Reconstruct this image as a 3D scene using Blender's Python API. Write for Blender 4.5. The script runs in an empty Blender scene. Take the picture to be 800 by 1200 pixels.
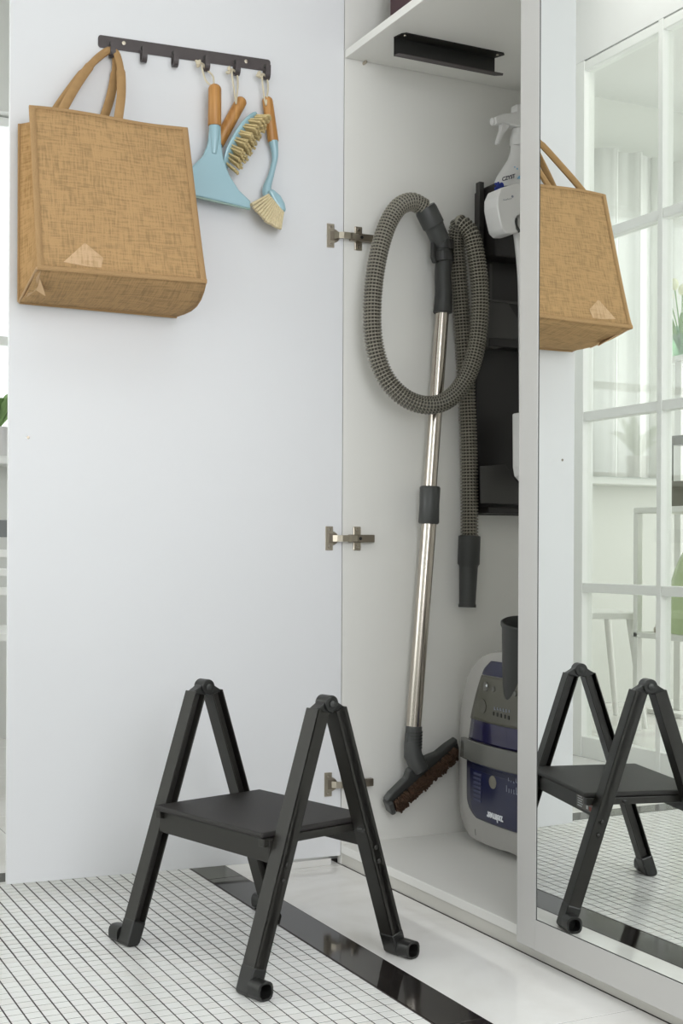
import bpy, bmesh, math, random
import numpy as np
from mathutils import Vector, Matrix
random.seed(7)
C = bpy.context.scene.collection
SC = bpy.context.scene
PI = math.pi

# ------------------------------------------------------------------ camera, world, lights, exposure
CAM = Vector((2.61, -1.306, 0.70)); FPX = 1538.0
_a = Vector((.447, -.894)).normalized()            # world x axis in camera (right, forward) terms
FWD = Vector((_a[1], _a[0], 0)); RGT = Vector((_a[0], -_a[1], 0))
cd = bpy.data.cameras.new('camera'); cam = bpy.data.objects.new('camera', cd); C.objects.link(cam)
cd.sensor_fit = 'VERTICAL'; cd.sensor_height = 36; cd.lens = FPX/1200*36
cd.shift_y = 44/1200; cd.clip_start = 0.01
_r = 0.0045
_rx = RGT*math.cos(_r) + Vector((0, 0, 1))*math.sin(_r)
_uz = Vector((0, 0, 1))*math.cos(_r) - RGT*math.sin(_r)
cam.matrix_world = Matrix(((_rx[0], _uz[0], -FWD[0], CAM[0]), (_rx[1], _uz[1], -FWD[1], CAM[1]),
                           (_rx[2], _uz[2], -FWD[2], CAM[2]), (0, 0, 0, 1)))
SC.camera = cam
SC.view_settings.view_transform = 'Standard'; SC.view_settings.look = 'None'
SC.view_settings.gamma = 1; SC.view_settings.use_curve_mapping = False
SC.view_settings.exposure = 0.2
w = bpy.data.worlds.new('daylight'); SC.world = w; w.use_nodes = True
w.node_tree.nodes['Background'].inputs[0].default_value = (0.92, 0.95, 1.0, 1)
w.node_tree.nodes['Background'].inputs[1].default_value = 1.9

def area(name, loc, target, sx, sy, power, col):
    l = bpy.data.lights.new(name, 'AREA'); l.shape = 'RECTANGLE'; l.size = sx; l.size_y = sy
    l.energy = power; l.color = col
    o = bpy.data.objects.new(name, l); C.objects.link(o); o.location = loc
    o.rotation_euler = (Vector(target)-Vector(loc)).to_track_quat('-Z', 'Y').to_euler()
    return o
area('window_daylight', (2.90, -0.62, 1.22), (0.0, -0.45, 0.85), 1.05, 1.6, 31, (0.925, 0.95, 1.0))
area('ceiling_fill', (1.9, -0.75, 2.74), (1.2, -0.70, 0), 1.6, 1.0, 6.5, (1.0, 0.98, 0.95))  # added overhead fill light, no ceiling fixture known here
area('corridor_fill', (-0.52, -1.12, 2.74), (-0.52, -1.12, 0), 0.6, 0.4, 3, (1.0, 0.99, 0.97))  # unseen fill added to brighten the partition bars
area('far_window_daylight', (-0.4, -3.92, 1.5), (-0.4, 0, 0.6), 2.8, 1.5, 29, (1.0, 0.985, 0.95))

# ------------------------------------------------------------------ where a measured point lies on a real plane
def ray(px, py):
    dx, dy = px-400, py-600
    return RGT*((dx-_r*dy)/FPX) + FWD + Vector((0, 0, -((dy+_r*dx)-44)/FPX))
def on(px, py, p, n):
    d = ray(px, py); n = Vector(n); return CAM + d*((Vector(p)-CAM).dot(n)/d.dot(n))
HP = Vector((0, -.003, 0)); DU = Vector((-.065, -.7175, 0)).normalized(); DN = Vector((-DU[1], DU[0], 0))
def D(px, py, off=.01): return on(px, py, HP+DN*off, DN)           # on the open door
def S(px, py, x=.05): return on(px, py, (x, 0, 0), (1, 0, 0))      # on the side panel
def Y(px, py, y=.25): return on(px, py, (0, y, 0), (0, 1, 0))      # parallel to the front
def door_pt(s, z, n): return HP + DU*s + DN*n + Vector((0, 0, z))
MY = -.020
def M(px, py, y):                                                   # seen in the mirror, real plane y
    p = Y(px, py, 2*MY-y); return Vector((p[0], y, p[2]))

# ------------------------------------------------------------------ materials
def nodes(name):
    m = bpy.data.materials.new(name); m.use_nodes = True
    return m, m.node_tree.nodes, m.node_tree.links, m.node_tree.nodes['Principled BSDF']
def mat(name, col, rough=.5, metal=0, spec=.5, var=0, scale=20, bump=0, bscale=None, stretch=(1, 1, 1), coat=0):
    m, N, L, b = nodes(name)
    b.inputs['Base Color'].default_value = (*col, 1); b.inputs['Roughness'].default_value = rough
    b.inputs['Metallic'].default_value = metal; b.inputs['Specular IOR Level'].default_value = spec
    b.inputs['Coat Weight'].default_value = coat
    tc = N.new('ShaderNodeTexCoord'); mp = N.new('ShaderNodeMapping'); mp.inputs['Scale'].default_value = stretch
    L.new(tc.outputs['Object'], mp.inputs[0])
    if var:
        n = N.new('ShaderNodeTexNoise'); n.inputs['Scale'].default_value = scale; n.inputs['Detail'].default_value = 5
        L.new(mp.outputs[0], n.inputs['Vector'])
        r = N.new('ShaderNodeMixRGB'); r.inputs[1].default_value = (*[c*(1-var) for c in col], 1)
        r.inputs[2].default_value = (*[min(1, c*(1+var)) for c in col], 1)
        L.new(n.outputs[0], r.inputs[0]); L.new(r.outputs[0], b.inputs['Base Color'])
    if bump:
        n = N.new('ShaderNodeTexNoise'); n.inputs['Scale'].default_value = bscale or scale*4
        L.new(mp.outputs[0], n.inputs['Vector'])
        bp = N.new('ShaderNodeBump'); bp.inputs['Strength'].default_value = bump; bp.inputs['Distance'].default_value = .002
        L.new(n.outputs[0], bp.inputs['Height']); L.new(bp.outputs[0], b.inputs['Normal'])
    return m
def wood_mat():
    m, N, L, b = nodes('bamboo')
    tc = N.new('ShaderNodeTexCoord'); mp = N.new('ShaderNodeMapping'); mp.inputs['Scale'].default_value = (160, 160, 9)
    n = N.new('ShaderNodeTexNoise'); n.inputs['Scale'].default_value = 1; n.inputs['Detail'].default_value = 4
    r = N.new('ShaderNodeValToRGB')
    r.color_ramp.elements[0].position = .3; r.color_ramp.elements[0].color = (.40, .17, .04, 1)
    r.color_ramp.elements[1].position = .75; r.color_ramp.elements[1].color = (.66, .34, .10, 1)
    L.new(tc.outputs['Object'], mp.inputs[0]); L.new(mp.outputs[0], n.inputs[0]); L.new(n.outputs[0], r.inputs[0])
    L.new(r.outputs[0], b.inputs['Base Color']); b.inputs['Roughness'].default_value = .42
    return m
def jute_mat(name, c0, c1):
    m, N, L, b = nodes(name)
    uv = N.new('ShaderNodeUVMap'); uv.uv_map = 'UVMap'
    outs = []
    for sc in ((300, 30, 1), (24, 260, 1)):
        mp = N.new('ShaderNodeMapping'); mp.inputs['Scale'].default_value = sc
        n = N.new('ShaderNodeTexNoise'); n.inputs['Scale'].default_value = 1; n.inputs['Detail'].default_value = 3
        L.new(uv.outputs[0], mp.inputs[0]); L.new(mp.outputs[0], n.inputs[0]); outs.append(n)
    ad = N.new('ShaderNodeMath'); ad.operation = 'ADD'; L.new(outs[0].outputs[0], ad.inputs[0]); L.new(outs[1].outputs[0], ad.inputs[1])
    big = N.new('ShaderNodeTexNoise'); big.inputs['Scale'].default_value = 9; L.new(uv.outputs[0], big.inputs[0])
    ad2 = N.new('ShaderNodeMath'); ad2.operation = 'MULTIPLY_ADD'; ad2.inputs[1].default_value = .35
    L.new(big.outputs[0], ad2.inputs[0]); L.new(ad.outputs[0], ad2.inputs[2])
    r = N.new('ShaderNodeValToRGB'); r.color_ramp.elements[0].position = .85; r.color_ramp.elements[1].position = 1.0
    sb = N.new('ShaderNodeMath'); sb.operation = 'SUBTRACT'; sb.inputs[1].default_value = .25; L.new(ad2.outputs[0], sb.inputs[0])
    r.color_ramp.elements[0].color = (*c0, 1); r.color_ramp.elements[1].color = (*c1, 1)
    r.color_ramp.elements[0].position = .70; r.color_ramp.elements[1].position = 1.12
    L.new(sb.outputs[0], r.inputs[0]); L.new(r.outputs[0], b.inputs['Base Color'])
    bp = N.new('ShaderNodeBump'); bp.inputs['Strength'].default_value = .8; bp.inputs['Distance'].default_value = .0015
    L.new(ad.outputs[0], bp.inputs['Height']); L.new(bp.outputs[0], b.inputs['Normal'])
    b.inputs['Roughness'].default_value = .9; b.inputs['Specular IOR Level'].default_value = .15
    return m
def marble_mat():
    m, N, L, b = nodes('white marble')
    tc = N.new('ShaderNodeTexCoord'); n1 = N.new('ShaderNodeTexNoise'); n1.inputs['Scale'].default_value = 2.2
    n1.inputs['Detail'].default_value = 8; n1.inputs['Distortion'].default_value = 1.4
    L.new(tc.outputs['Object'], n1.inputs[0])
    r = N.new('ShaderNodeValToRGB'); e = r.color_ramp.elements
    e[0].position = .38; e[0].color = (.75, .73, .70, 1); e[1].position = .60; e[1].color = (.88, .87, .85, 1)
    k = e.new(.49); k.color = (.83, .815, .79, 1)
    L.new(n1.outputs[0], r.inputs[0]); L.new(r.outputs[0], b.inputs['Base Color'])
    b.inputs['Roughness'].default_value = .09; b.inputs['Specular IOR Level'].default_value = .5
    return m
def glass_mat(name, tint=(.96, 1, .97), fac=.08):
    m = bpy.data.materials.new(name); m.use_nodes = True; N = m.node_tree.nodes; L = m.node_tree.links; N.clear()
    o = N.new('ShaderNodeOutputMaterial'); mx = N.new('ShaderNodeMixShader'); t = N.new('ShaderNodeBsdfTransparent')
    g = N.new('ShaderNodeBsdfGlossy'); g.inputs['Roughness'].default_value = .01; t.inputs[0].default_value = (*tint, 1)
    lw = N.new('ShaderNodeLayerWeight'); lw.inputs['Blend'].default_value = .25
    ml = N.new('ShaderNodeMath'); ml.operation = 'MULTIPLY_ADD'; ml.inputs[1].default_value = .3; ml.inputs[2].default_value = fac
    L.new(lw.outputs['Facing'], ml.inputs[0]); L.new(ml.outputs[0], mx.inputs[0]); L.new(t.outputs[0], mx.inputs[1])
    L.new(g.outputs[0], mx.inputs[2]); L.new(mx.outputs[0], o.inputs[0]); return m
def hose_mat():
    m, N, L, b = nodes('ribbed hose')
    uv = N.new('ShaderNodeUVMap'); uv.uv_map = 'UVMap'; sx = N.new('ShaderNodeSeparateXYZ'); L.new(uv.outputs[0], sx.inputs[0])
    def lines(out, freq, lo):
        a = N.new('ShaderNodeMath'); a.operation = 'MULTIPLY'; a.inputs[1].default_value = freq; L.new(out, a.inputs[0])
        f = N.new('ShaderNodeMath'); f.operation = 'FRACT'; L.new(a.outputs[0], f.inputs[0])
        c = N.new('ShaderNodeMath'); c.operation = 'LESS_THAN'; c.inputs[1].default_value = lo; L.new(f.outputs[0], c.inputs[0]); return c.outputs[0]
    l1 = lines(sx.outputs[0], 15, .26); l2 = lines(sx.outputs[1], 1, .34)
    mx = N.new('ShaderNodeMath'); mx.operation = 'MAXIMUM'; L.new(l1, mx.inputs[0]); L.new(l2, mx.inputs[1])
    r = N.new('ShaderNodeMixRGB'); r.inputs[1].default_value = (.040, .037, .026, 1); r.inputs[2].default_value = (.29, .27, .22, 1)
    L.new(mx.outputs[0], r.inputs[0]); L.new(r.outputs[0], b.inputs['Base Color'])
    b.inputs['Roughness'].default_value = .38; return m

WHITE = mat('white laminate', (.80, .805, .82), .38, spec=.35)
WHITE_IN = mat('white laminate inside', (.82, .81, .77), .42, spec=.3)
WHITE_EDGE = mat('white edge band', (.80, .79, .76), .4)
FRAMEW = mat('satin white aluminium frame', (.50, .49, .475), .33, spec=.5)
PLINTH = mat('cream plinth', (.60, .585, .54), .35)
WALL = mat('white wall paint', (.86, .86, .85), .75, bump=.05, bscale=300)
WALLG = mat('pale grey wall paint', (.77, .78, .74), .8)
CEIL = mat('ceiling paint', (.80, .805, .78), .85)
PARTW = mat('white partition bars', (.91, .92, .89), .4)
MARBLE = marble_mat()
BLACKT = mat('polished black tile', (.014, .011, .010), .07, var=.4, scale=8)
GROUT = mat('dark brown grout', (.040, .031, .030), .85)
TILE = mat('white glazed mosaic', (.86, .86, .84), .16, var=.03, scale=3)
TILE2 = mat('warm white glazed mosaic', (.84, .83, .805), .18, var=.03, scale=3)
BLACKM = mat('black powder coated metal', (.018, .0165, .0135), .44, var=.15, scale=60, bump=.1, bscale=900)
RAILM = mat('dark brown grey metal', (.065, .052, .052), .42)
BLACKP = mat('black plastic', (.014, .014, .013), .36)
SEATM = mat('black ribbed rubber seat', (.016, .0135, .0125), .55, bump=.5, bscale=700)
NICK = mat('nickel', (.50, .45, .37), .28, 1)
NICKD = mat('dark nickel', (.30, .26, .21), .35, 1)
CHROME = mat('brushed steel', (.58, .53, .47), .2, 1, stretch=(1, 1, 1))
GREYP = mat('dark grey plastic', (.036, .037, .035), .45)
GREYP2 = mat('slate grey plastic', (.055, .057, .055), .4)
WOOD = wood_mat()
BLUE = mat('pale blue plastic', (.36, .56, .63), .28, coat=.2)
BRIST = mat('cream bristle', (.66, .52, .26), .7, var=.25, scale=200)
BRISTD = mat('dark brown horsehair', (.065, .032, .016), .8, var=.6, scale=150)
CORD = mat('cream cotton cord', (.72, .64, .48), .9, bump=.5, bscale=900)
JUTE = jute_mat('jute weave', (.36, .23, .11), (.52, .325, .155))
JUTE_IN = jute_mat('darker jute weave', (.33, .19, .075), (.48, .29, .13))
JUTEB = jute_mat('jute binding', (.47, .29, .13), (.60, .38, .19))
JUTEL = jute_mat('pale jute', (.52, .34, .18), (.66, .45, .27))
CORDH = mat('jute handle cloth', (.45, .27, .115), .9, var=.15, scale=60, bump=.4, bscale=700)
HOSE = hose_mat()
NAVY = mat('navy plastic', (.007, .010, .045), .28, coat=.15)
NAVYT = mat('smoky blue tank', (.012, .010, .048), .15, coat=.3)
SHELL = mat('silver grey plastic', (.36, .35, .33), .4)
OLIVE = mat('bronze grey panel', (.085, .083, .064), .38)
BAND = mat('grey bumper plastic', (.12, .12, .108), .22)
PRINT = mat('white print', (.75, .77, .80), .5)
PRINTG = mat('grey print', (.22, .24, .30), .5)
RACKM = mat('black rack steel', (.012, .010, .010), .4)
RACKM2 = mat('dark grey rack plastic', (.045, .043, .040), .45)
WPLAST = mat('white glossy plastic', (.80, .79, .78), .3)
TXTD = mat('dark ink', (.03, .03, .06), .5)
TXTB = mat('blue ink', (.03, .06, .40), .5)
TXTC = mat('light blue ink', (.25, .50, .70), .5)
REDP = mat('red ink', (.35, .05, .03), .5)
STICK = mat('sticker film', (.12, .10, .09), .3)
RUBW = mat('sheer curtain', (.93, .94, .91), .9)
TULIP = mat('cream tulip petal', (.85, .86, .62), .6)
LEAF = mat('soft green leaf', (.26, .42, .16), .6, var=.25, scale=30)
GREENG = mat('pale green ribbed glass', (.50, .62, .32), .25)
WOODP = mat('painted white wood', (.88, .88, .85), .45)
CHAIRG = mat('grey painted wood', (.20, .21, .21), .5)
GLASS = glass_mat('clear partition glass', (.975, .985, .97), .02)
VASEG = glass_mat('vase glass', (.78, .92, .80), .12)
mm, N, L, b = nodes('mirror silvering')
b.inputs['Base Color'].default_value = (.905, .925, .895, 1); b.inputs['Metallic'].default_value = 1; b.inputs['Roughness'].default_value = 0
MIRROR = mm
SEAM = mat('dark seam', (.06, .06, .055), .6)

# ------------------------------------------------------------------ mesh helpers
WLOC = {}
def obj(name, bm, m, parent=None, origin=None, bevel=0, smooth=False, seg=2):
    """one mesh object; vertices arrive in world space and are stored relative to the thing's base"""
    if origin is None: origin = WLOC.get(parent.name, Vector()) if parent else Vector()
    origin = Vector(origin)
    me = bpy.data.meshes.new(name)
    bmesh.ops.recalc_face_normals(bm, faces=bm.faces[:])
    bmesh.ops.translate(bm, verts=bm.verts, vec=-origin)
    bm.to_mesh(me); bm.free()
    for mt in (m if isinstance(m, (list, tuple)) else [m]): me.materials.append(mt)
    if smooth:
        for p in me.polygons: p.use_smooth = True
    o = bpy.data.objects.new(name, me); C.objects.link(o)
    if parent is None: o.location = origin
    else: o.parent = parent
    WLOC[o.name] = origin
    if bevel:
        md = o.modifiers.new('bevel', 'BEVEL'); md.width = bevel; md.segments = seg; md.limit_method = 'ANGLE'; md.angle_limit = .6
    if smooth:
        md = o.modifiers.new('split', 'EDGE_SPLIT'); md.split_angle = .7
    return o
def thing(name, label, cat, loc, group=None):
    o = bpy.data.objects.new(name, None); C.objects.link(o); o.location = loc; o.empty_display_size = .05
    WLOC[o.name] = Vector(loc); tag(o, label, cat, group); return o
def tag(o, label, cat, group=None):
    o['label'] = label; o['category'] = cat
    if group: o['group'] = group
    return o
def struct(name, bm, m, parent=None, bevel=0, origin=None):
    o = obj(name, bm, m, parent, origin, bevel)
    if parent is None: o['kind'] = 'structure'
    return o
def box(bm, a, b, mt=None, mi=0):
    x0, y0, z0 = a; x1, y1, z1 = b
    vs = [bm.verts.new((mt @ Vector(p)) if mt else p) for p in
          ((x0, y0, z0), (x1, y0, z0), (x1, y1, z0), (x0, y1, z0), (x0, y0, z1), (x1, y0, z1), (x1, y1, z1), (x0, y1, z1))]
    for f in ((0, 3, 2, 1), (4, 5, 6, 7), (0, 1, 5, 4), (1, 2, 6, 5), (2, 3, 7, 6), (3, 0, 4, 7)):
        bm.faces.new([vs[i] for i in f]).material_index = mi
    return bm
def B(a, b, mt=None): return box(bmesh.new(), a, b, mt)
def prism(bm, pts, vec):
    """closed outline (3D points) pushed along vec"""
    v0 = [bm.verts.new(p) for p in pts]; v1 = [bm.verts.new(Vector(p)+Vector(vec)) for p in pts]; n = len(pts)
    bm.faces.new(v0[::-1]); bm.faces.new(v1)
    for i in range(n): bm.faces.new((v0[i], v0[(i+1) % n], v1[(i+1) % n], v1[i]))
    return bm
def spline(pts, n):
    """Catmull-Rom through points, resampled evenly in n samples"""
    P = [Vector(p) for p in pts]; P = [P[0]*2-P[1]]+P+[P[-1]*2-P[-2]]; out = []
    for i in range(1, len(P)-2):
        for k in range(24):
            t = k/24; a, b_, c, d = P[i-1], P[i], P[i+1], P[i+2]
            out.append(.5*((2*b_)+(c-a)*t+(2*a-5*b_+4*c-d)*t*t+(3*b_-a-3*c+d)*t**3))
    out.append(P[-2]); ds = [0]
    for i in range(1, len(out)): ds.append(ds[-1]+(out[i]-out[i-1]).length)
    T = ds[-1]; res = []; j = 0
    for k in range(n):
        s = T*k/(n-1)
        while j < len(ds)-2 and ds[j+1] < s: j += 1
        f = (s-ds[j])/max(1e-9, ds[j+1]-ds[j]); res.append(out[j].lerp(out[j+1], min(1, f)))
    return res, T
def uvlay(bm): return bm.loops.layers.uv.get('UVMap') or bm.loops.layers.uv.new('UVMap')
def tube(bm, pts, rad, seg=12, caps=True, closed=False, flat=None, uvv=None, sq=None):
    """tube through points; rad number or list; flat=(normal, factor) squashes along normal"""
    P = [Vector(p) for p in pts]; n = len(P); rings = []
    R = rad if isinstance(rad, (list, tuple)) else [rad]*n
    t = (P[1]-P[0]).normalized(); up = Vector((0, 0, 1)) if abs(t.z) < .9 else Vector((0, 1, 0))
    if flat: up = Vector(flat[0])
    a = (up - t*up.dot(t)).normalized()
    uv = uvlay(bm)
    for i in range(n):
        if closed: t = (P[(i+1) % n]-P[i-1]).normalized()
        else: t = (P[min(i+1, n-1)]-P[max(i-1, 0)]).normalized()
        a = (a - t*a.dot(t)).normalized(); b_ = t.cross(a)
        ring = []
        for k in range(seg):
            th = 2*PI*k/seg; ca, sa = math.cos(th), math.sin(th)
            if flat: ca *= flat[1]
            ring.append(bm.verts.new(P[i] + (a*ca+b_*sa)*R[i]))
        rings.append(ring)
    for i in range(n if closed else n-1):
        r0, r1 = rings[i], rings[(i+1) % n]
        for k in range(seg):
            f = bm.faces.new((r0[k], r0[(k+1) % seg], r1[(k+1) % seg], r1[k]))
            v0 = uvv[i] if uvv else i*.1; v1 = uvv[i+1] if uvv and i+1 < n else v0+.1
            for lp, (u_, v_) in zip(f.loops, ((k/seg, v0), ((k+1)/seg, v0), ((k+1)/seg, v1), (k/seg, v1))): lp[uv].uv = (u_, v_)
    if caps and not closed: bm.faces.new(rings[0][::-1]); bm.faces.new(rings[-1])
    return bm
def T_(pts, rad, seg=12, **k): return tube(bmesh.new(), pts, rad, seg, **k)
def lathe(bm, prof, base, axis=(0, 0, 1), seg=24):
    """profile (r, h) about an axis"""
    ax = Vector(axis).normalized(); u = ax.orthogonal().normalized(); v = ax.cross(u); rings = []
    for r, h in prof:
        c = Vector(base)+ax*h
        rings.append([bm.verts.new(c+(u*math.cos(2*PI*k/seg)+v*math.sin(2*PI*k/seg))*max(r, 1e-5)) for k in range(seg)])
    for i in range(len(rings)-1):
        for k in range(seg): bm.faces.new((rings[i][k], rings[i][(k+1) % seg], rings[i+1][(k+1) % seg], rings[i+1][k]))
    bm.faces.new(rings[0][::-1]); bm.faces.new(rings[-1]); return bm
def capsule(a, b_, r, seg=18, flat=None, e=.9):
    a = Vector(a); b_ = Vector(b_); d = (b_-a).normalized(); P = []; Q = []
    for q in range(7):
        th = PI/2*q/6; P.append(a+d*r*e*(1-math.cos(th))); Q.append(max(r*math.sin(th), r*.05))
    P.append(b_-d*.001); Q.append(r*1.03); P.append(b_); Q.append(r*.98)
    return T_(P, Q, seg, flat=flat)
def LT(prof, base, axis=(0, 0, 1), seg=24): return lathe(bmesh.new(), prof, base, axis, seg)
def sheet(fn, nu, nv, su=1, sv=1):
    bm = bmesh.new(); uv = uvlay(bm)
    V = [[bm.verts.new(fn(i/nu, j/nv)) for i in range(nu+1)] for j in range(nv+1)]
    for j in range(nv):
        for i in range(nu):
            f = bm.faces.new((V[j][i], V[j][i+1], V[j+1][i+1], V[j+1][i]))
            for lp, (a, c) in zip(f.loops, ((i, j), (i+1, j), (i+1, j+1), (i, j+1))): lp[uv].uv = (a/nu*su, c/nv*sv)
    return bm
def solid(o, t, off=0):
    md = o.modifiers.new('solid', 'SOLIDIFY'); md.thickness = t; md.offset = off; return o
def text(name, s, size, origin, right, up, m, parent, shear=0, depth=.0004, bold=0):
    cu = bpy.data.curves.new('t', 'FONT'); cu.body = s; cu.size = size; cu.extrude = depth; cu.align_x = 'CENTER'; cu.align_y = 'CENTER'
    cu.shear = shear; cu.offset = bold; cu.resolution_u = 3
    to = bpy.data.objects.new('t', cu); C.objects.link(to)
    dg = bpy.context.evaluated_depsgraph_get(); me = bpy.data.meshes.new_from_object(to.evaluated_get(dg))
    bpy.data.objects.remove(to)
    r = Vector(right).normalized(); u = Vector(up).normalized(); nn = r.cross(u)
    mt = Matrix(((r[0], u[0], nn[0], origin[0]), (r[1], u[1], nn[1], origin[1]), (r[2], u[2], nn[2], origin[2]), (0, 0, 0, 1)))
    me.transform(mt); bm = bmesh.new(); bm.from_mesh(me); bpy.data.meshes.remove(me)
    return obj(name, bm, m, parent)

def strokes(name, origin, right, up, length, h, n, m, parent, seed=1):
    """a line of lettering too small to read in the photograph, as short upright strokes"""
    rnd = random.Random(seed); r = Vector(right).normalized(); u = Vector(up).normalized(); nn = r.cross(u); bm = bmesh.new()
    mt = Matrix(((r[0], u[0], nn[0], origin[0]), (r[1], u[1], nn[1], origin[1]), (r[2], u[2], nn[2], origin[2]), (0, 0, 0, 1)))
    for q in range(n):
        x_ = (q/(n-1)-.5)*length; hh_ = h*(.35+.2*rnd.random()); ww = length/n*.30
        box(bm, (x_-ww, -hh_, 0), (x_+ww*.2, hh_*rnd.choice((.2, 1)), .0004), mt)
        if rnd.random() < .6: box(bm, (x_-ww, -hh_, 0), (x_+ww*1.2, -hh_+h*.15, .0004), mt)
    return obj(name, bm, m, parent)

# ================================================================== THE SETTING
SX0, SX1 = -.245, -.167         # black band that turns the corner
SY0, SY1 = -.3135, -.2345       # black band along the wardrobe
PY = -1.48                      # glass partition
fl = struct('floor', B((-2.3, -4.1, -.06), (3.0, .7, -.0007)), GROUT)
def slab(x0, x1, y0, y1, name, m, g=.0008, h=.008):
    return obj(name, B((x0+g, y0+g, -.002-h+.002), (x1-g, y1-g, 0.0)), m, fl, bevel=.0005, seg=1)
# polished border tiles
for a, b_ in ((-.245, .018), (.018, 1.018), (1.018, 2.018), (2.018, 2.95)): slab(a, b_, SY1, .0, 'marble_tile', MARBLE)
for a, b_ in ((SX0, 0.0), (0.0, .95), (.95, 1.9), (1.9, 2.95)): slab(a, b_, SY0, SY1, 'border_tile', BLACKT)
for a, b_ in ((-.9, SY0), (PY, -.9)): slab(SX0, SX1, a, b_, 'border_tile', BLACKT)
x = SX0
while x > -2.25:
    x2 = max(x-.6, -2.25); y = 0.0
    while y > -4.0:
        y2 = max(y-.6, -4.0); slab(x2, x, y2, y, 'marble_tile', MARBLE); y = y2
    x = x2
x = SX0
while x < 2.9:
    x2 = min(x+.8, 2.95); y = PY
    while y > -4.0:
        y2 = max(y-.85, -4.0); slab(x, x2, y2, y, 'marble_tile', MARBLE); y = y2
    x = x2
# mosaic
P_ = .02535; X0 = .6572 - 33*P_; G_ = .0012
cells = []
nx = int((2.95-SX1)/P_)+2; ny = int((SY0-PY)/P_)+2
for i in range(-1, nx):
    for j in range(ny):
        xa = max(X0+i*P_, SX1); xb = min(X0+(i+1)*P_, 2.95); yb = min(-.3155-(j-0)*P_, SY0); ya = max(-.3155-(j+1)*P_, PY)
        if xb-xa < .004 or yb-ya < .004: continue
        cells.append((xa+G_, xb-G_, ya+G_, yb-G_))
def inframe(c):
    p = Vector(((c[0]+c[1])/2, (c[2]+c[3])/2, 0)); v = p-CAM; d = v.dot(FWD)
    if d < .1: return None
    px = 400+v.dot(RGT)/d*FPX; py = 644-v.z/d*FPX
    return d if (-5 < px < 805 and py < 1203) else None
vis = sorted([(inframe(c), k) for k, c in enumerate(cells) if inframe(c)])
near = set(k for _, k in vis[:300])
tile_mesh = {}
for k, c in enumerate(cells):
    if k not in near: continue
    key = (round(c[1]-c[0], 4), round(c[3]-c[2], 4), (k*7919) % 5 == 0)
    if key not in tile_mesh:
        me = bpy.data.meshes.new('tile'); bm = bmesh.new(); hx, hy = key[0]/2, key[1]/2; e = .0004
        vs0 = [bm.verts.new((sx*hx, sy*hy, -.005)) for sx, sy in ((-1, -1), (1, -1), (1, 1), (-1, 1))]
        vs1 = [bm.verts.new((sx*hx, sy*hy, -.0006)) for sx, sy in ((-1, -1), (1, -1), (1, 1), (-1, 1))]
        vs2 = [bm.verts.new((sx*(hx-e), sy*(hy-e), 0)) for sx, sy in ((-1, -1), (1, -1), (1, 1), (-1, 1))]
        for A_, B_ in ((vs0, vs1), (vs1, vs2)):
            for q in range(4): bm.faces.new((A_[q], A_[(q+1) % 4], B_[(q+1) % 4], B_[q]))
        bm.faces.new(vs2); bm.to_mesh(me); bm.free(); me.materials.append(TILE2 if key[2] else TILE); tile_mesh[key] = me
    o = bpy.data.objects.new('tile', tile_mesh[key]); C.objects.link(o); o.parent = fl
    o.location = ((c[0]+c[1])/2, (c[2]+c[3])/2, random.uniform(-.0002, 0)); o.rotation_euler = (random.uniform(-.002, .002), random.uniform(-.002, .002), 0)
bm = bmesh.new()
for k, c in enumerate(cells):
    if k in near: continue
    zt = random.uniform(-.0002, 0); e = .0004; mi = 1 if (k*7919) % 5 == 0 else 0
    v1 = [bm.verts.new(p) for p in ((c[0], c[2], -.004), (c[1], c[2], -.004), (c[1], c[3], -.004), (c[0], c[3], -.004))]
    v2 = [bm.verts.new(p) for p in ((c[0]+e, c[2]+e, zt), (c[1]-e, c[2]+e, zt), (c[1]-e, c[3]-e, zt), (c[0]+e, c[3]-e, zt))]
    for q in range(4): bm.faces.new((v1[q], v1[(q+1) % 4], v2[(q+1) % 4], v2[q])).material_index = mi
    bm.faces.new(v2).material_index = mi
far = obj('mosaic_tiles', bm, [TILE, TILE2], fl); far['kind'] = 'stuff'

CZ = 2.78
struct('ceiling', B((-2.4, -4.2, CZ), (3.05, .75, CZ+.08)), CEIL)
# wall behind the wardrobe, with the short return left of it
struct('wall_back', B((-2.4, .62, 0), (3.05, .72, CZ)), WALL)
struct('wall_return', B((-.30, -.02, 0), (-.055, .62, CZ)), WALL)
struct('baseboard_return', B((-.30, -.17, 0), (-.004, -.021, .0145)), WHITE_EDGE, bevel=.001)
struct('wall_right', B((2.95, -4.2, 0), (3.05, .7, CZ)), WALL)
# far wall of the next room, with a wide window opening
WZ0, WZ1 = 1.03, 2.30
bm = bmesh.new()
box(bm, (-2.4, -4.1, 0), (2.95, -4.0, .5)); box(bm, (-2.4, -4.1, 2.5), (2.95, -4.0, CZ))
box(bm, (-2.4, -4.1, .5), (-1.6, -4.0, 2.5)); box(bm, (1.9, -4.1, .5), (2.95, -4.0, 2.5))
struct('wall_far', bm, WALL)
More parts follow.
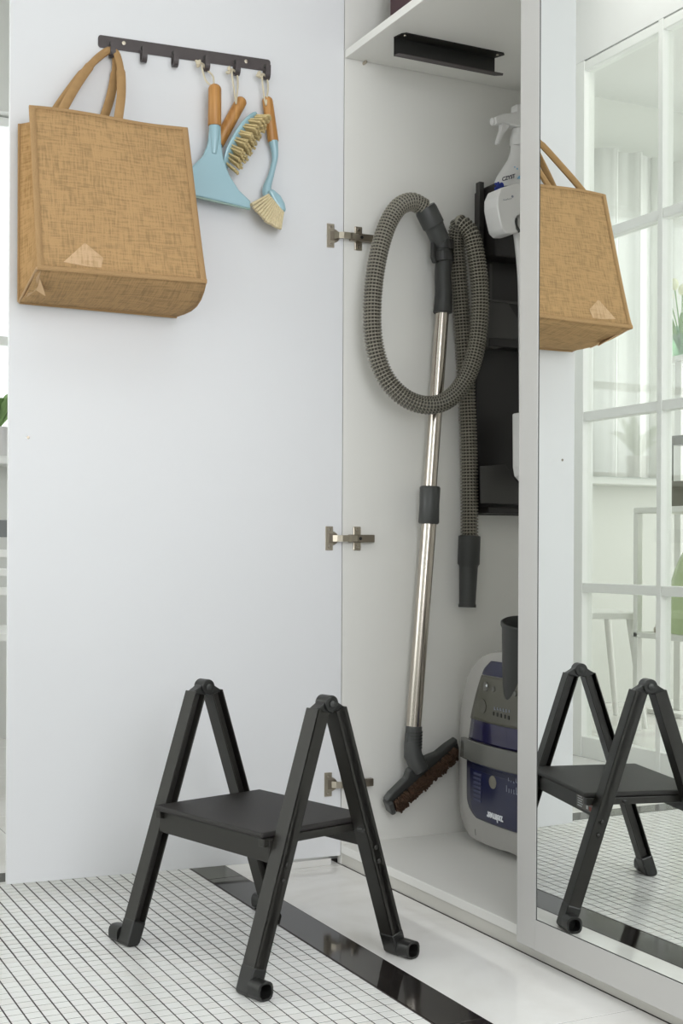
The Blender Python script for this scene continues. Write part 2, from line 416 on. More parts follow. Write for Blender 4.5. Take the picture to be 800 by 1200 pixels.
# left wall with window openings
bm = bmesh.new()
LX = -2.25
box(bm, (LX-.12, -4.0, 0), (LX, .62, WZ0)); box(bm, (LX-.12, -4.0, WZ1), (LX, .62, CZ))
ops = [(-3.3, -1.75), (-.95, .35)]
ys = [-4.0, -3.3, -1.75, -.95, .35, .62]
for a, b_ in ((ys[0], ys[1]), (ys[2], ys[3]), (ys[4], ys[5])): box(bm, (LX-.12, a, WZ0), (LX, b_, WZ1))
struct('wall_left', bm, WALLG)
for k, (a, b_) in enumerate(ops):
    wf = bpy.data.objects.new('window_%d' % (k+1), None); C.objects.link(wf); wf['kind'] = 'structure'; wf.location = (LX-.06, (a+b_)/2, WZ0)
    WLOC[wf.name] = Vector(wf.location)
    bm = bmesh.new()
    for q in range(4):
        yy = a + (b_-a)*q/3; box(bm, (LX-.09, yy-.025 if q else yy, WZ0), (LX-.04, yy+.025 if q < 3 else yy, WZ1))
    for zz in (WZ0, 1.45, 2.26): box(bm, (LX-.085, a, zz), (LX-.045, b_, zz+.035))
    obj('window_frame', bm, PARTW, wf, bevel=.003)
    obj('window_sill', B((LX-.04, a-.03, WZ0-.03), (LX+.12, b_+.03, WZ0)), PARTW, wf, bevel=.004)
    obj('pane', B((LX-.068, a, WZ0), (LX-.064, b_, WZ1)), GLASS, wf)

# glass partition: posts, rails, panes
pt = bpy.data.objects.new('wall_partition', None); C.objects.link(pt); pt['kind'] = 'structure'; pt.location = (0, PY, 0)
pt['label'] = 'white gridded glass partition seen in the mirror'; WLOC[pt.name] = Vector(pt.location)
xpost = [-1.045+.425*k for k in range(10)]
PT = 2.365
for k, xx in enumerate(xpost):
    w0 = .035 if k == 0 else .011
    obj('post', B((xx-w0, PY-.022, 0), (xx+w0, PY+.022, PT)), PARTW, pt, bevel=.002)
zr = [0.0, .575, 1.155, 1.755, 2.345]
for k in range(len(xpost)-1):
    a = xpost[k]+(.035 if k == 0 else .011); b_ = xpost[k+1]-.011
    for q, zz in enumerate(zr):
        obj('rail', B((a, PY-.020, zz-.016 if q else 0), (b_, PY+.020, zz+.016 if q else .07)), PARTW, pt, bevel=.002)
    for q in range(4):
        obj('pane', B((a-.003, PY-.003, zr[q]+(.016 if q else .07)-.003), (b_+.003, PY+.003, zr[q+1]-.013)), GLASS, pt)
struct('wall_bulkhead', B((-2.25, PY-.021, PT+.001), (2.95, PY+.021, CZ)), WALL)
struct('dark_gap_1', B((-1.079, PY+.0225, PT-.10), (-1.06, PY+.026, PT-.02)), SEAM)  # dark strip on the post standing for the shade in an open gap

# ================================================================== WARDROBE
wd = thing('wardrobe', 'tall white built-in wardrobe with left door open and mirror door closed', 'wardrobe', (0.75, .29, 0))
WT = 2.62; FZ = .044
obj('side_panel', B((-.018, .0015, 0), (0, .58, WT)), WHITE_IN, wd, bevel=.0006)
obj('side_panel', B((.742, .0015, FZ), (.760, .58, WT)), WHITE_IN, wd, bevel=.0006)
obj('side_panel', B((1.48, .0015, 0), (1.498, .58, WT)), WHITE_IN, wd, bevel=.0006)
obj('back_panel', B((-.018, .58, 0), (1.498, .59, WT)), WHITE_IN, wd)
obj('floor_board', B((0.0, .0005, .0255), (.742, .58, FZ)), WHITE_EDGE, wd, bevel=.001)
obj('floor_board', B((.760, .0015, .0255), (1.48, .58, FZ)), WHITE_EDGE, wd, bevel=.001)
obj('top_board', B((0.0, .0015, WT-.018), (1.48, .58, WT)), WHITE_IN, wd)
obj('plinth', B((0.0, .003, 0), (1.48, .02, .025)), PLINTH, wd)
obj('shelf', B((.0015, .002, 1.793), (.742, .58, 1.811)), WHITE_IN, wd, bevel=.0012)
sp = LT([(.0035, 0), (.0035, .012), (.002, .014)], (0, .049, 1.789), (1, 0, 0), 12)
obj('shelf_pin', sp, NICK, wd, smooth=True)
# open door: local frame (s along, n toward room, z)
DM = Matrix(((DU[0], DN[0], 0, HP[0]), (DU[1], DN[1], 0, HP[1]), (0, 0, 1, 0), (0, 0, 0, 1)))
door = obj('door', B((-.003, -.018, .0195), (.722, 0, WT-.02), DM), WHITE, wd, bevel=.001)
for s_, z_ in ((.683, .9249),):
    dt = obj('screw_hole', LT([(.0032, 0), (.0032, .0006), (.0015, .0007)], door_pt(s_, z_, 0), DN, 12), NICKD, door)
# mirror door
fx0, fx1, gx0 = .724, 1.49, .779
gb = .077
mdr = obj('mirror_door', B((fx0, -.020, .026), (fx1, -.002, WT-.02)), FRAMEW, wd, bevel=.001)
bm = bmesh.new()
MF = -.0215
box(bm, (fx0, MF-.001, .026), (gx0, -.0199, WT-.02)); box(bm, (fx1-.055, MF-.001, .026), (fx1, -.0199, WT-.02))
box(bm, (gx0, MF-.001, .026), (fx1-.055, -.0199, gb)); box(bm, (gx0, MF-.001, WT-.08), (fx1-.055, -.0199, WT-.02))
obj('mirror_frame', bm, FRAMEW, mdr, bevel=.0008)
obj('mirror_glass', B((gx0+.0015, -.0206, gb+.0015), (fx1-.0565, -.0201, WT-.0815)), MIRROR, mdr)
bm = bmesh.new(); box(bm, (gx0, -.0212, gb), (gx0+.0014, -.0202, WT-.08)); box(bm, (gx0, -.0212, gb), (fx1-.055, -.0202, gb+.0014))
obj('mirror_gasket', bm, SEAM, mdr)
# concealed hinges
for hz in (1.395, .7247, .1795):
    h = obj('hinge', LT([(.0155, 0), (.0155, .0008), (.0140, .0014)], door_pt(.0213, hz, 0), DN, 28), NICK, wd, smooth=True)
    bm = B((.0190, 0, hz-.0265), (.0368, .0018, hz+.0265), DM); obj('cup_flange', bm, NICK, h, bevel=.0008)
    bm = bmesh.new(); box(bm, (.010, .0012, hz-.0105), (.029, .0026, hz+.0105), DM); obj('cup_recess', bm, NICKD, h, bevel=.0004)
    for q in (-1, 1):
        obj('screw', LT([(.0036, 0), (.0034, .001), (.001, .0012)], door_pt(.0280, hz+q*.019, .0017), DN, 12), CHROME, h, smooth=True)
    # arm bridging door and side panel
    bm = bmesh.new(); pr = [(.020, .004), (.012, .013), (.002, .018)]
    P0 = [door_pt(s_, hz, n_) for s_, n_ in pr] + [Vector((.0185, .008, hz)), Vector((.016, .016, hz))]
    for q in range(len(P0)-1):
        a, b_ = P0[q], P0[q+1]; d = (b_-a).normalized(); nn = Vector((0, 0, 1)).cross(d)*.0008
        v = [a+nn, b_+nn, b_-nn, a-nn]; prism(bm, [p-Vector((0, 0, .007)) for p in v], (0, 0, .014))
    obj('link', bm, NICK, h)
    bm = bmesh.new(); box(bm, (.0045, .012, hz-.0085), (.0165, .074, hz+.0085)); obj('arm', bm, NICKD, h, bevel=.0012)
    bm = bmesh.new(); box(bm, (.0166, .014, hz-.0068), (.0172, .030, hz+.0068)); obj('arm_cap', bm, NICK, h, bevel=.0003)
    bm = bmesh.new(); box(bm, (.0, .0272, hz-.0265), (.0035, .0458, hz+.0265)); obj('mounting_plate', bm, NICK, h, bevel=.0015)
    for q in (-1, 1):
        obj('screw', LT([(.0042, 0), (.0038, .0014), (.001, .0016)], (.0035, .0365, hz+q*.019), (1, 0, 0), 12), CHROME, h, smooth=True)
    obj('screw', LT([(.0038, 0), (.0036, .0008), (.0018, .0009), (.0016, .0002)], (.0166, .038, hz), (1, 0, 0), 12), BLACKP, h)

# C channel bracket screwed under the shelf
br = thing('channel_bracket', 'black metal channel screwed under the upper shelf', 'bracket', (.17, .17, 1.75))
x0, y0, y1, zb = .156, .040, .300, 1.752
obj('web', B((x0, y0, zb), (x0+.002, y1-.006, 1.791)), BLACKP, br)
prf = [(x0, y0), (x0+.026, y0+.004), (x0+.034, y0+.012), (x0+.034, y1-.004), (x0+.026, y1+.004), (x0, y1-.006)]
prf2 = [(x0, y0), (x0+.016, y0+.004), (x0+.018, y0+.012), (x0+.018, y1+.006), (x0+.010, y1+.010), (x0, y1-.006)]
obj('flange', prism(bmesh.new(), [(a, c, 1.7908) for a, c in prf], (0, 0, .0018)), BLACKM, br)
obj('flange', prism(bmesh.new(), [(a, c, zb) for a, c in prf2], (0, 0, .0018)), RAILM, br)  # browner than the web: light on this lip is put into its colour
for yy in (.055, .288): obj('screw', LT([(.003, 0), (.0028, .001), (.001, .0013)], (x0+.022, yy, 1.7905), (0, 0, -1), 12), NICK, br)

bx = thing('storage_box', 'dark plum storage box on the upper wardrobe shelf', 'box', (.30, .28, 1.811))
obj('base', B((.10, .06, 1.8115), (.56, .52, 1.99)), mat('plum board', (.055, .02, .025), .6), bx, bevel=.004)
obj('lid', B((.095, .055, 1.985), (.565, .525, 2.02)), mat('plum board lid', (.06, .022, .028), .6), bx, bevel=.003)

# ================================================================== HOOK RAIL ON THE DOOR
hr = thing('hook_rail', 'dark metal rail with six hooks on the open wardrobe door', 'hook rail', door_pt(.357, 1.738, .002))
s0, s1, zt, zbm = .170, .5447, 1.7635, 1.738
hooks = [.5177, .4515, .3845, .3165, .2493, .182]
bm = bmesh.new(); out = []
def rc(cx, cz, a0):
    return [(cx+.006*math.cos(a0+q*PI/8), cz+.006*math.sin(a0+q*PI/8)) for q in range(5)]
out = rc(s1-.006, zt-.006, 0) + rc(s0+.006, zt-.006, PI/2) + rc(s0+.006, zbm+.006, PI) + rc(s1-.006, zbm+.006, 1.5*PI)
prism(bm, [door_pt(a, c, 0.0005) for a, c in out], DN*.0022); obj('plate', bm, RAILM, hr)
for hs in hooks:
    prof = []
    for q in range(11):                                    # J shape in the (n, z) plane
        th = PI*q/10; prof.append((.0135-.0105*math.cos(th), zbm-.010-.012*math.sin(th)))
    prof = [(.003, zbm+.004)] + prof + [(.0245, zbm+.006)]
    bm = bmesh.new(); hw = .0055; vv = []
    for (n_, z_) in prof: vv.append((door_pt(hs-hw, z_, n_), door_pt(hs+hw, z_, n_)))
    VV = [(bm.verts.new(a), bm.verts.new(c)) for a, c in vv]
    for q in range(len(VV)-1): bm.faces.new((VV[q][0], VV[q][1], VV[q+1][1], VV[q+1][0]))
    o = obj('hook', bm, RAILM, hr); solid(o, .0026)
    obj('hook_root', LT([(.0045, 0), (.0045, .0012), (.003, .0016)], door_pt(hs, zbm+.010, .0027), DN, 14), BLACKM, hr)
for ss, zz in ((.4914, 1.7535), (.2253, 1.7525)):
    obj('screw', LT([(.0042, 0), (.004, .0012), (.0015, .0016)], door_pt(ss, zz, .0027), DN, 14), NICK, hr, smooth=True)

# ================================================================== JUTE BAG
bag = thing('jute_bag', 'tan jute shopping bag hanging from the leftmost hook on the door', 'bag', door_pt(.53, 1.19, .06))
NF = .128; NFB = .224; NB = .012
FTL = (.702, 1.556); FTR = (.387, 1.552); FBL = (.699, 1.2235); FBR = (.372, 1.223)
BTL = (.704, 1.556); BTR = (.392, 1.556); BBL = (.7035, 1.197); BBR = (.378, 1.190)
def bil(a, b_, c, d, u, v):
    return ((a[0]*(1-u)+b_[0]*u)*(1-v)+(c[0]*(1-u)+d[0]*u)*v, (a[1]*(1-u)+b_[1]*u)*(1-v)+(c[1]*(1-u)+d[1]*u)*v)
def fpan(u, v, off=0):     # u: left(0, free edge) to right(1); v: bottom to top
    s, z = bil(FBL, FBR, FTL, FTR, u, v)
    n = NFB + (NF-NFB)*(v**.9) + .007*math.sin(PI*u)*math.sin(PI*v*.9) + .002*math.sin(9*u+3*v)*math.sin(PI*u)
    z += -.006*math.sin(PI*u)*0 + .0025*math.sin(7*u)*v - .003*(u**2)*v
    return door_pt(s, z, n+off)
def bpan(u, v):
    s, z = bil(BBL, BBR, BTL, BTR, u, v); return door_pt(s, z, NB)
o = obj('front_panel', sheet(fpan, 16, 16, .33, .33), JUTE, bag, smooth=True); solid(o, .0016)
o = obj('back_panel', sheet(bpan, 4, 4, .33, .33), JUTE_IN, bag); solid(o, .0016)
def gus(uedge):
    def f(u, v):
        a = bpan(uedge, v); b_ = fpan(uedge, v); p = a.lerp(b_, u)
        k = (1 if uedge == 0 else -1); fold = -(.034 if uedge == 0 else .06)*k*math.sin(PI*u)**(1 if uedge == 0 else .6)*(.35+.65*v)
        return p + DU*fold
    return f
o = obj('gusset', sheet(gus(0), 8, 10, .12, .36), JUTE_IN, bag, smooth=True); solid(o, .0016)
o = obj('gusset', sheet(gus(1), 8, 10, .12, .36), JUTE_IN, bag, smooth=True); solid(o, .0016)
def bott(u, v):
    a = bpan(u, 0); b_ = fpan(u, 0); p = a.lerp(b_, v)
    return p + Vector((0, 0, -.010*math.sin(PI*v)*(1+.2*math.sin(8*u)))) + DU*(.012*(u**6)*math.sin(PI*v)*-1)
o = obj('bottom_panel', sheet(bott, 16, 6, .33, .12), JUTE, bag, smooth=True); solid(o, .0016)
def strip(fn, n=16, w=.006, t=.0018, m=JUTEB, name='binding'):
    bm = bmesh.new(); pts = [fn(q/n) for q in range(n+1)]; tube(bm, pts, w, 8, flat=(DN, t/w)); return obj(name, bm, m, bag, smooth=True)
strip(lambda t: fpan(.018, t, .002)); strip(lambda t: fpan(.982, t, .002)); strip(lambda t: fpan(t, .004, .002), w=.0045)
strip(lambda t: fpan(t, .996, .0005), w=.0035, t=.0022)
strip(lambda t: bpan(0.0, t), w=.004, t=.0025); strip(lambda t: bpan(t, 0.0), w=.004, t=.0025)
strip(lambda t: bpan(0, 0).lerp(fpan(0, 0), t), w=.003, t=.003, m=JUTEL)
# folded corner of lining and the paler patch near the bottom
q0 = [fpan(.02, 0, .0)+Vector((0, 0, -.004)), D(37, 332, .17), D(28, 352, .08), D(40, 343, .13), D(51, 350, .14), D(44, 328, .19)]
bm = bmesh.new(); vs = [bm.verts.new(p) for p in q0]; bm.faces.new(vs[:4]); bm.faces.new((vs[0], vs[3], vs[4], vs[5]))
o = obj('corner_fold', bm, JUTEL, bag); solid(o, .0014)
pp = [D(px, py, .205) for px, py in ((70, 312), (96, 288), (117, 306), (114, 318), (98, 317))]
def to_front(p):
    r = p-HP; s = r.dot(DU); z = r.z; v = (z-1.2235)/(1.5535-1.2235); a = FBL[0]*(1-v)+FTL[0]*v; c = FBR[0]*(1-v)+FTR[0]*v
    return fpan((s-a)/(c-a), v, .0016)
bm = bmesh.new(); bm.faces.new([bm.verts.new(to_front(p)) for p in pp]); uvl = uvlay(bm)
for f in bm.faces:
    for lp in f.loops: r = lp.vert.co-HP; lp[uvl].uv = (r.dot(DU), r.z)
o = obj('patch', bm, JUTEL, bag); solid(o, .0006)
def handle(ul, ur, pan, nn, lean):
    a = pan(ul, .985); b_ = pan(ur, .985)
    hs = hooks[0]; top = door_pt(hs, zbm-.006, lean)
    L1 = a.lerp(top, .42) + DU*.013 + DN*0; L2 = a.lerp(top, .8)+DU*.016
    R1 = b_.lerp(top, .42) - DU*.012; R2 = b_.lerp(top, .8)-DU*.013
    pts, _ = spline([a-Vector((0, 0, .02)), a, L1, L2, top+Vector((0, 0, .0)), R2, R1, b_, b_-Vector((0, 0, .02))], 60)
    rr = [.0095 if (i < 22 or i > 38) else .0075 for i in range(60)]
    return obj('handle', T_(pts, rr, 10, flat=(DN, .62)), CORDH, bag, smooth=True)
handle(.20, .53+.02, lambda u, v: fpan(u, v, -.006), 0, .0145)
handle(.155, .50, lambda u, v: bpan(u, v)+DN*.010, 0, .0125)

# ================================================================== THREE CLEANING TOOLS ON THE RAIL
def loop(parent, hs, hole, knot, r=.0020, sp=.012, n0=.014):
    top = door_pt(hs, zbm-.0195, n0)
    pts, _ = spline([hole, hole.lerp(top, .35)+DU*sp, top.lerp(knot, .5)+DU*.003+DN*.004, top, top.lerp(hole, .35)-DU*sp*.7, hole], 40)
    obj('cord', T_(pts, r, 7), CORD, parent, smooth=True)
    p2, _ = spline([top, (top+knot)/2+Vector((0, 0, .006)), knot], 12)
    bm = T_(p2, r, 7)
    for q in range(5):
        c = knot+Vector((random.uniform(-.003, .003), random.uniform(-.004, .004), random.uniform(-.004, .005)))
        m_ = Matrix.Translation(c) @ Matrix.Rotation(q*1.3, 4, 'X') @ Matrix.Diagonal((.8, 1, .6, 1))
        bmesh.ops.create_icosphere(bm, subdivisions=2, radius=.0056, matrix=m_)
    obj('knot', bm, CORD, parent, smooth=True)
# squeegee
sq = thing('squeegee', 'pale blue window squeegee with upright wooden handle beside the bag', 'squeegee', D(255, 235, .015))
a, b_ = D(247, 103, .042), D(247, 149, .042)
obj('handle', capsule(a-Vector((0, 0, -.006)), b_, .0138), WOOD, sq, smooth=True)
outl = [(241, 147), (253, 147), (254, 172), (257, 190), (264, 208), (275, 225), (289, 238), (288.5, 246.5), (225, 232), (203, 227), (203, 221),
        (212, 205), (222, 196), (232, 186), (238, 172)]
bm = bmesh.new(); prism(bm, [D(px, py, .036) for px, py in outl], DN*.010)
obj('blade_body', bm, BLUE, sq, bevel=.0035, seg=3)
bm = bmesh.new(); prism(bm, [D(px, py, .039) for px, py in ((289, 244.5), (289, 247.5), (225, 233.5), (203, 228.5), (203, 225))], DN*.004)
obj('rubber_lip', bm, mat('sage rubber', (.30, .42, .36), .5), sq)
obj('neck', T_([D(247, 146, .042), D(247, 165, .042), D(246, 182, .041)], [.0118, .0105, .0075], 16), BLUE, sq, smooth=True)
loop(sq, hooks[3], D(246, 104, .038), D(228, 76, .024))
# side handled scrubbing brush
sb = thing('scrubbing_brush', 'pale blue oval scrubbing brush with slanted wooden handle, middle cleaning tool', 'brush', D(268, 190, .03))
hpts, _ = spline([D(279, 118, .016), D(270, 135, .016), D(260, 152, .016), D(251, 170, .016)], 18)
obj('handle', capsule(hpts[0]+(hpts[0]-hpts[-1]).normalized()*.005, hpts[-1], .0128), WOOD, sb, smooth=True)
bp_, _ = spline([D(251, 169, .016), D(249, 182, .016), D(254, 195, .018), D(262, 192, .024)], 12)
obj('neck', T_(bp_, .0105, 14), BLUE, sb, smooth=True)
ha, hb = D(296, 134, .03), D(259, 196, .03)                       # long axis of the oval head
mid, _ = spline([ha, ha.lerp(hb, .3)+DU*.006, ha.lerp(hb, .7)+DU*.006, hb], 24)
rr = [.0225*math.sqrt(max(.02, 1-((i-11.5)/12)**2)) for i in range(24)]
ax = (hb-ha).normalized(); side = DN.cross(ax).normalized()       # in the door plane, across the head
if side.dot(DU) > 0: side = -side                                 # toward the hinge side (image right)
bdir = (side*.80+DN*.60).normalized(); crs = (DN*.80-side*.60).normalized()
obj('head', T_(mid, rr, 20, flat=(bdir, .36)), BLUE, sb, smooth=True)
bm = bmesh.new()
for i in range(15):
    t = i/14; wmax = 3 if 1 < i < 13 else 2
    for j in range(-wmax, wmax+1):
        base = mid[int(1+t*21)] + bdir*.005 + crs*(j*.0055)*math.sqrt(max(.15, 1-(2*t-1)**2))
        dr = (bdir + ax*(.30*(2*t-1)) + crs*(j*.05) + Vector((random.uniform(-.04, .04),)*3)).normalized()
        ln = .031 + random.uniform(-.002, .002)
        tube(bm, [base, base+dr*ln*.6, base+dr*ln], [.0020, .0025, .0030], 7)
o = obj('bristles', bm, BRIST, sb); o['kind'] = 'stuff'
loop(sb, hooks[4], D(272, 123, .030), D(263, 84, .022), sp=.004)
# dish brush
db = thing('dish_brush', 'pale blue long-necked dish brush with wooden handle on the rightmost hook', 'brush', D(315, 265, .02))
a, b_ = D(308, 117, .020), D(316, 167, .020)
obj('handle', capsule(a+Vector((0, 0, .006)), b_, .0118, flat=(DN, .8)), WOOD, db, smooth=True)
npts, _ = spline([D(316, 166, .020), D(318, 185, .020), D(314, 205, .020), D(309, 222, .022), D(311, 234, .026)], 24)
rr = [.0105-.0045*math.sin(PI*min(1, i/20)) for i in range(24)]
obj('neck', T_(npts, rr, 14), BLUE, db, smooth=True)
hh = [(305, 228), (311, 226), (320, 234), (325, 243), (327, 253), (319, 252), (311, 240)]
bm = bmesh.new(); prism(bm, [D(px, py, .012) for px, py in hh], DN*.034); obj('head', bm, BLUE, db, bevel=.006, seg=3)
bm = bmesh.new(); p0, p1 = D(306, 233, .012), D(323, 253, .012)
for i in range(13):
    for j in range(6):
        base = p0.lerp(p1, i/12)+DN*(.002+j*.006)
        tgt = D(291+ (i/12)*34, 241+(i/12)*27+ 5*math.sin(PI*i/12), .006+j*.010)
        dr = (tgt-base).normalized(); ln = (tgt-base).length*(1+random.uniform(-.05, .05))
        tube(bm, [base, base+dr*ln*.6, base+dr*ln], [.0022, .0028, .0036], 7)
o = obj('bristles', bm, mat('pale bristle', (.74, .63, .40), .7, var=.2, scale=200), db); o['kind'] = 'stuff'
loop(db, hooks[5], D(307, 124, .030), D(299, 89, .022), sp=.005)

# ================================================================== VACUUM WAND AND HOSE ON THE SIDE PANEL
vw = thing('vacuum_wand', 'steel vacuum cleaner wand with coiled grey hose hung on the wardrobe side', 'vacuum wand', S(487, 900, .05))
hp = [(494, 243, .062), (484, 236, .064), (466, 240, .07), (451, 262, .075), (440, 300, .078), (434, 350, .080), (436, 400, .082), (449, 440, .086),
      (472, 465, .092), (500, 474, .098), (525, 466, .098), (545, 441, .094), (556, 405, .090), (560, 360, .088), (558, 320, .086), (552, 285, .082),
      (544, 265, .074), (536, 261, .062), (532, 272, .046), (533, 300, .034), (538, 360, .030), (543, 430, .030), (547, 500, .030), (549, 560, .030), (550, 632, .030)]
raw, TL = spline([S(*p) for p in hp], 200)
nr = int(TL/.0074); npt = nr*6+1
path, _ = spline(raw[::4]+[raw[-1]], npt)
rad = [(.0168, .0195, .0208, .0208, .0195, .0168)[i % 6] for i in range(npt)]
hose = obj('hose', T_(path, rad, 20, uvv=[(i+4)/6 for i in range(npt+1)]), HOSE, vw, smooth=False)
for p in hose.data.polygons: p.use_smooth = True
# cuff at the free end
c0, c1, c2, c3 = S(550, 626, .03), S(549.5, 661, .03), S(549, 663, .03), S(548, 711, .03)
obj('end_cuff', LT([(.0205, 0), (.0255, .002), (.0255, .066), (.0225, .070), (.0215, .075), (.0190, .158), (.0205, .160), (.0205, .166), (.016, .166), (.016, .12)],
    c0, (c3-c0), 28), GREYP, vw, smooth=True)
# handle grip
g0, g1, g2, g3, g4 = S(496, 246, .062), S(506, 266, .060), S(514, 284, .055), S(516, 320, .05), S(516, 365, .05)
hd = obj('grip', T_([g2+(g1-g2)*.2, g2, S(517, 305, .052), g3, S(517, 345, .05), g4, g4+(g4-g3)*.02], [.022, .0215, .020, .0185, .0195, .0215, .020], 24), GREYP, vw, smooth=True)
dd = (g1-g0).normalized()
obj('elbow', T_([g0-dd*.008, g0, g0+dd*.036, g0+dd*.038, g1, g2], [.0235, .0255, .0255, .0235, .0225, .0215], 24), GREYP2, vw, smooth=True)
for zz in (281, 295):
    p = S(515.5, zz, .053); q = S(516, zz+11, .053); obj('clip_ring', T_([p, q], .0250, 28), BLACKP, vw, bevel=.001)
bm = bmesh.new(); prism(bm, [S(px, py, .048) for px, py in ((501, 282), (506, 280), (507, 308), (503, 307), (501, 301))], (.014, 0, 0)); obj('clip_lever', bm, BLACKP, vw, bevel=.001)
bm = bmesh.new(); prism(bm, [S(px, py, .008) for px, py in ((510, 284), (524, 284), (524, 302), (510, 302))], (.022, 0, 0)); obj('wall_clip', bm, BLACKP, vw, bevel=.003)
# steel tubes
u0, u1, u2, u3 = S(516, 362, .05), S(503, 575, .05), S(502.5, 610, .05), S(486.5, 852, .05)
obj('upper_tube', T_([u0, u1], .0152, 28), CHROME, vw, smooth=True)
obj('lower_tube', T_([u2, u3], .0170, 28), CHROME, vw, smooth=True)
s0_, s1_ = S(503.3, 569, .05), S(502, 613, .05)
obj('sleeve', T_([s0_, s0_.lerp(s1_, .04), s0_.lerp(s1_, .5), s0_.lerp(s1_, .96), s1_], [.021, .0235, .0225, .0235, .021], 24), GREYP2, vw, smooth=True)
b0 = T_([S(487, 850, .05), S(485.5, 872, .05)], .0182, 24); obj('collar', b0, GREYP2, vw, bevel=.001)
bm = bmesh.new()
for q in range(6): tube(bm, [S(487-q*.1, 856+q*3.6, .05), S(487-q*.1, 858.2+q*3.6, .05)], .0195, 20)
obj('swivel_rib', bm, GREYP, vw)
bm = bmesh.new(); prism(bm, [S(px, py, .045) for px, py in ((476, 858), (480, 855), (481, 878), (478, 882), (475, 878))], (.012, 0, 0)); obj('release_pedal', bm, GREYP2, vw, bevel=.002)
obj('swivel', T_([S(485, 868, .05), S(486, 884, .052), S(491, 894, .055), S(496, 902, .058)], [.0185, .021, .0215, .018], 20), GREYP2, vw, smooth=True)
# floor head: a long flat body with its bristled sole turned to the room
n0, n1 = S(460, 944, .037), S(540, 871.4, .037)
ax = (n1-n0).normalized(); up = Vector((1, 0, 0)).cross(ax).normalized()
if up.z < 0: up = -up
bd = (Vector((1, 0, 0))*.86-up*.50).normalized()      # way the bristles point
wd_ = (up*.86+Vector((1, 0, 0))*.50).normalized()     # across the sole, upwards
Ln = (n1-n0).length
def hpt(t, w_, b_): return n0+ax*t+wd_*w_+bd*b_
bm = bmesh.new()
prof = [(0, -.026), (.012, -.028), (Ln-.004, -.024), (Ln, .020), (Ln-.03, .026), (Ln*.72, .028), (Ln*.56, .046), (Ln*.34, .050), (Ln*.28, .034), (.012, .029), (-.004, .022)]
prism(bm, [hpt(a, c, -.016) for a, c in prof], bd*.016)
fh = obj('floor_head', bm, GREYP2, vw, bevel=.004, seg=3)
obj('sole_plate', prism(bmesh.new(), [hpt(a, c, .0002) for a, c in ((.006, -.024), (Ln-.004, -.022), (Ln-.004, .008), (.006, .010))], bd*.0015), BLACKP, fh)
obj('end_cap', prism(bmesh.new(), [hpt(a, c, -.015) for a, c in ((-.007, .018), (-.007, -.022), (.003, -.027), (.006, -.020), (.006, .016))], bd*.024), GREYP2, fh, bevel=.003)
bm = bmesh.new()
for q in range(700):
    t = random.uniform(.010, Ln-.016)
    if (t*1000) % 26 < 3: continue
    w_ = random.uniform(-.024, .008)
    base = hpt(t, w_, .001); tip = hpt(t+random.uniform(-.005, .005), w_-.004+random.uniform(-.004, .003), .010+random.uniform(0, .005))
    tube(bm, [base, tip], [.0022, .0026], 5)
o = obj('bristles', bm, [BRISTD], fh); o['kind'] = 'stuff'

# ================================================================== VACUUM CANISTER, standing on its end
cn = thing('vacuum_cleaner', 'navy and grey canister vacuum cleaner standing upright in the wardrobe', 'vacuum cleaner', (.25, .38, FZ))
XC = .292; YF = .283
left = [(611, 1002), (598, 1001), (580, 996), (565, 988), (555, 979), (546, 963), (542, 941), (540.5, 905), (540.5, 880), (541.5, 850), (546, 822), (553.5, 795), (564, 775), (576, 762), (590, 755)]
LP = [(Y(px, py, YF).x, Y(px, py, YF).z) for px, py in left]
LP = [(min(a, XC-.002), max(c, FZ+.0005)) for a, c in LP]
lp3, _ = spline([Vector((a, 0, c)) for a, c in LP], 22)
lp = [(v.x, max(v.z, FZ+.0006)) for v in lp3]
top_z = max(c for a, c in lp)+.010
outl = lp + [(XC, top_z)] + [(2*XC-a, c) for a, c in lp[::-1]]
zc = .29; HW = XC-min(a for a, c in outl); HH = .25
def dome(x, z):
    u = min(1, abs(x-XC)/HW); v = min(1, abs(z-zc)/HH)
    return .276-.042*(1-u*u)*(1-.55*v**4)
bm = bmesh.new(); rings = []
lay = [(.80, .50), (.95, .495), (1.0, .47), (1.0, .30), (.992, .292), (.97, .280), (.93, None), (.8, None), (.5, None), (.2, None)]
for s_, yy in lay:
    ring = []
    for a, c in outl:
        x_ = XC+(a-XC)*s_; z_ = .27+(c-.27)*s_
        ring.append(bm.verts.new((x_, dome(x_, z_) if yy is None else yy, z_)))
    rings.append(ring)
n_ = len(outl)
for i in range(len(rings)-1):
    for k in range(n_): bm.faces.new((rings[i][k], rings[i][(k+1) % n_], rings[i+1][(k+1) % n_], rings[i+1][k]))
bm.faces.new(rings[0]); bm.faces.new(rings[-1])
obj('shell', bm, SHELL, cn, smooth=True)
def fpt(px, py, off=.005):
    y = .24
    for _ in range(6):
        p = Y(px, py, y); y = dome(p.x, p.z)-off
    return Y(px, py, y)
PE = [fpt(a, c, .002) for a, c in ((610, 975), (590, 970.5), (572, 963.5), (560, 956), (553, 945), (550.2, 935), (549.6, 910), (549.6, 888), (551, 862), (553.6, 840), (559, 814), (568.7, 782), (578, 772))]
PE = [(min(p.x, XC), p.z) for p in PE]
def lx_at(z, ins):
    if z <= PE[0][1]: return XC-.002
    for (a0, c0_), (a1, c1_) in zip(PE[:-1], PE[1:]):
        if c0_ <= z <= c1_: return a0+(a1-a0)*(z-c0_)/(c1_-c0_)+ins
    return PE[-1][0]+ins
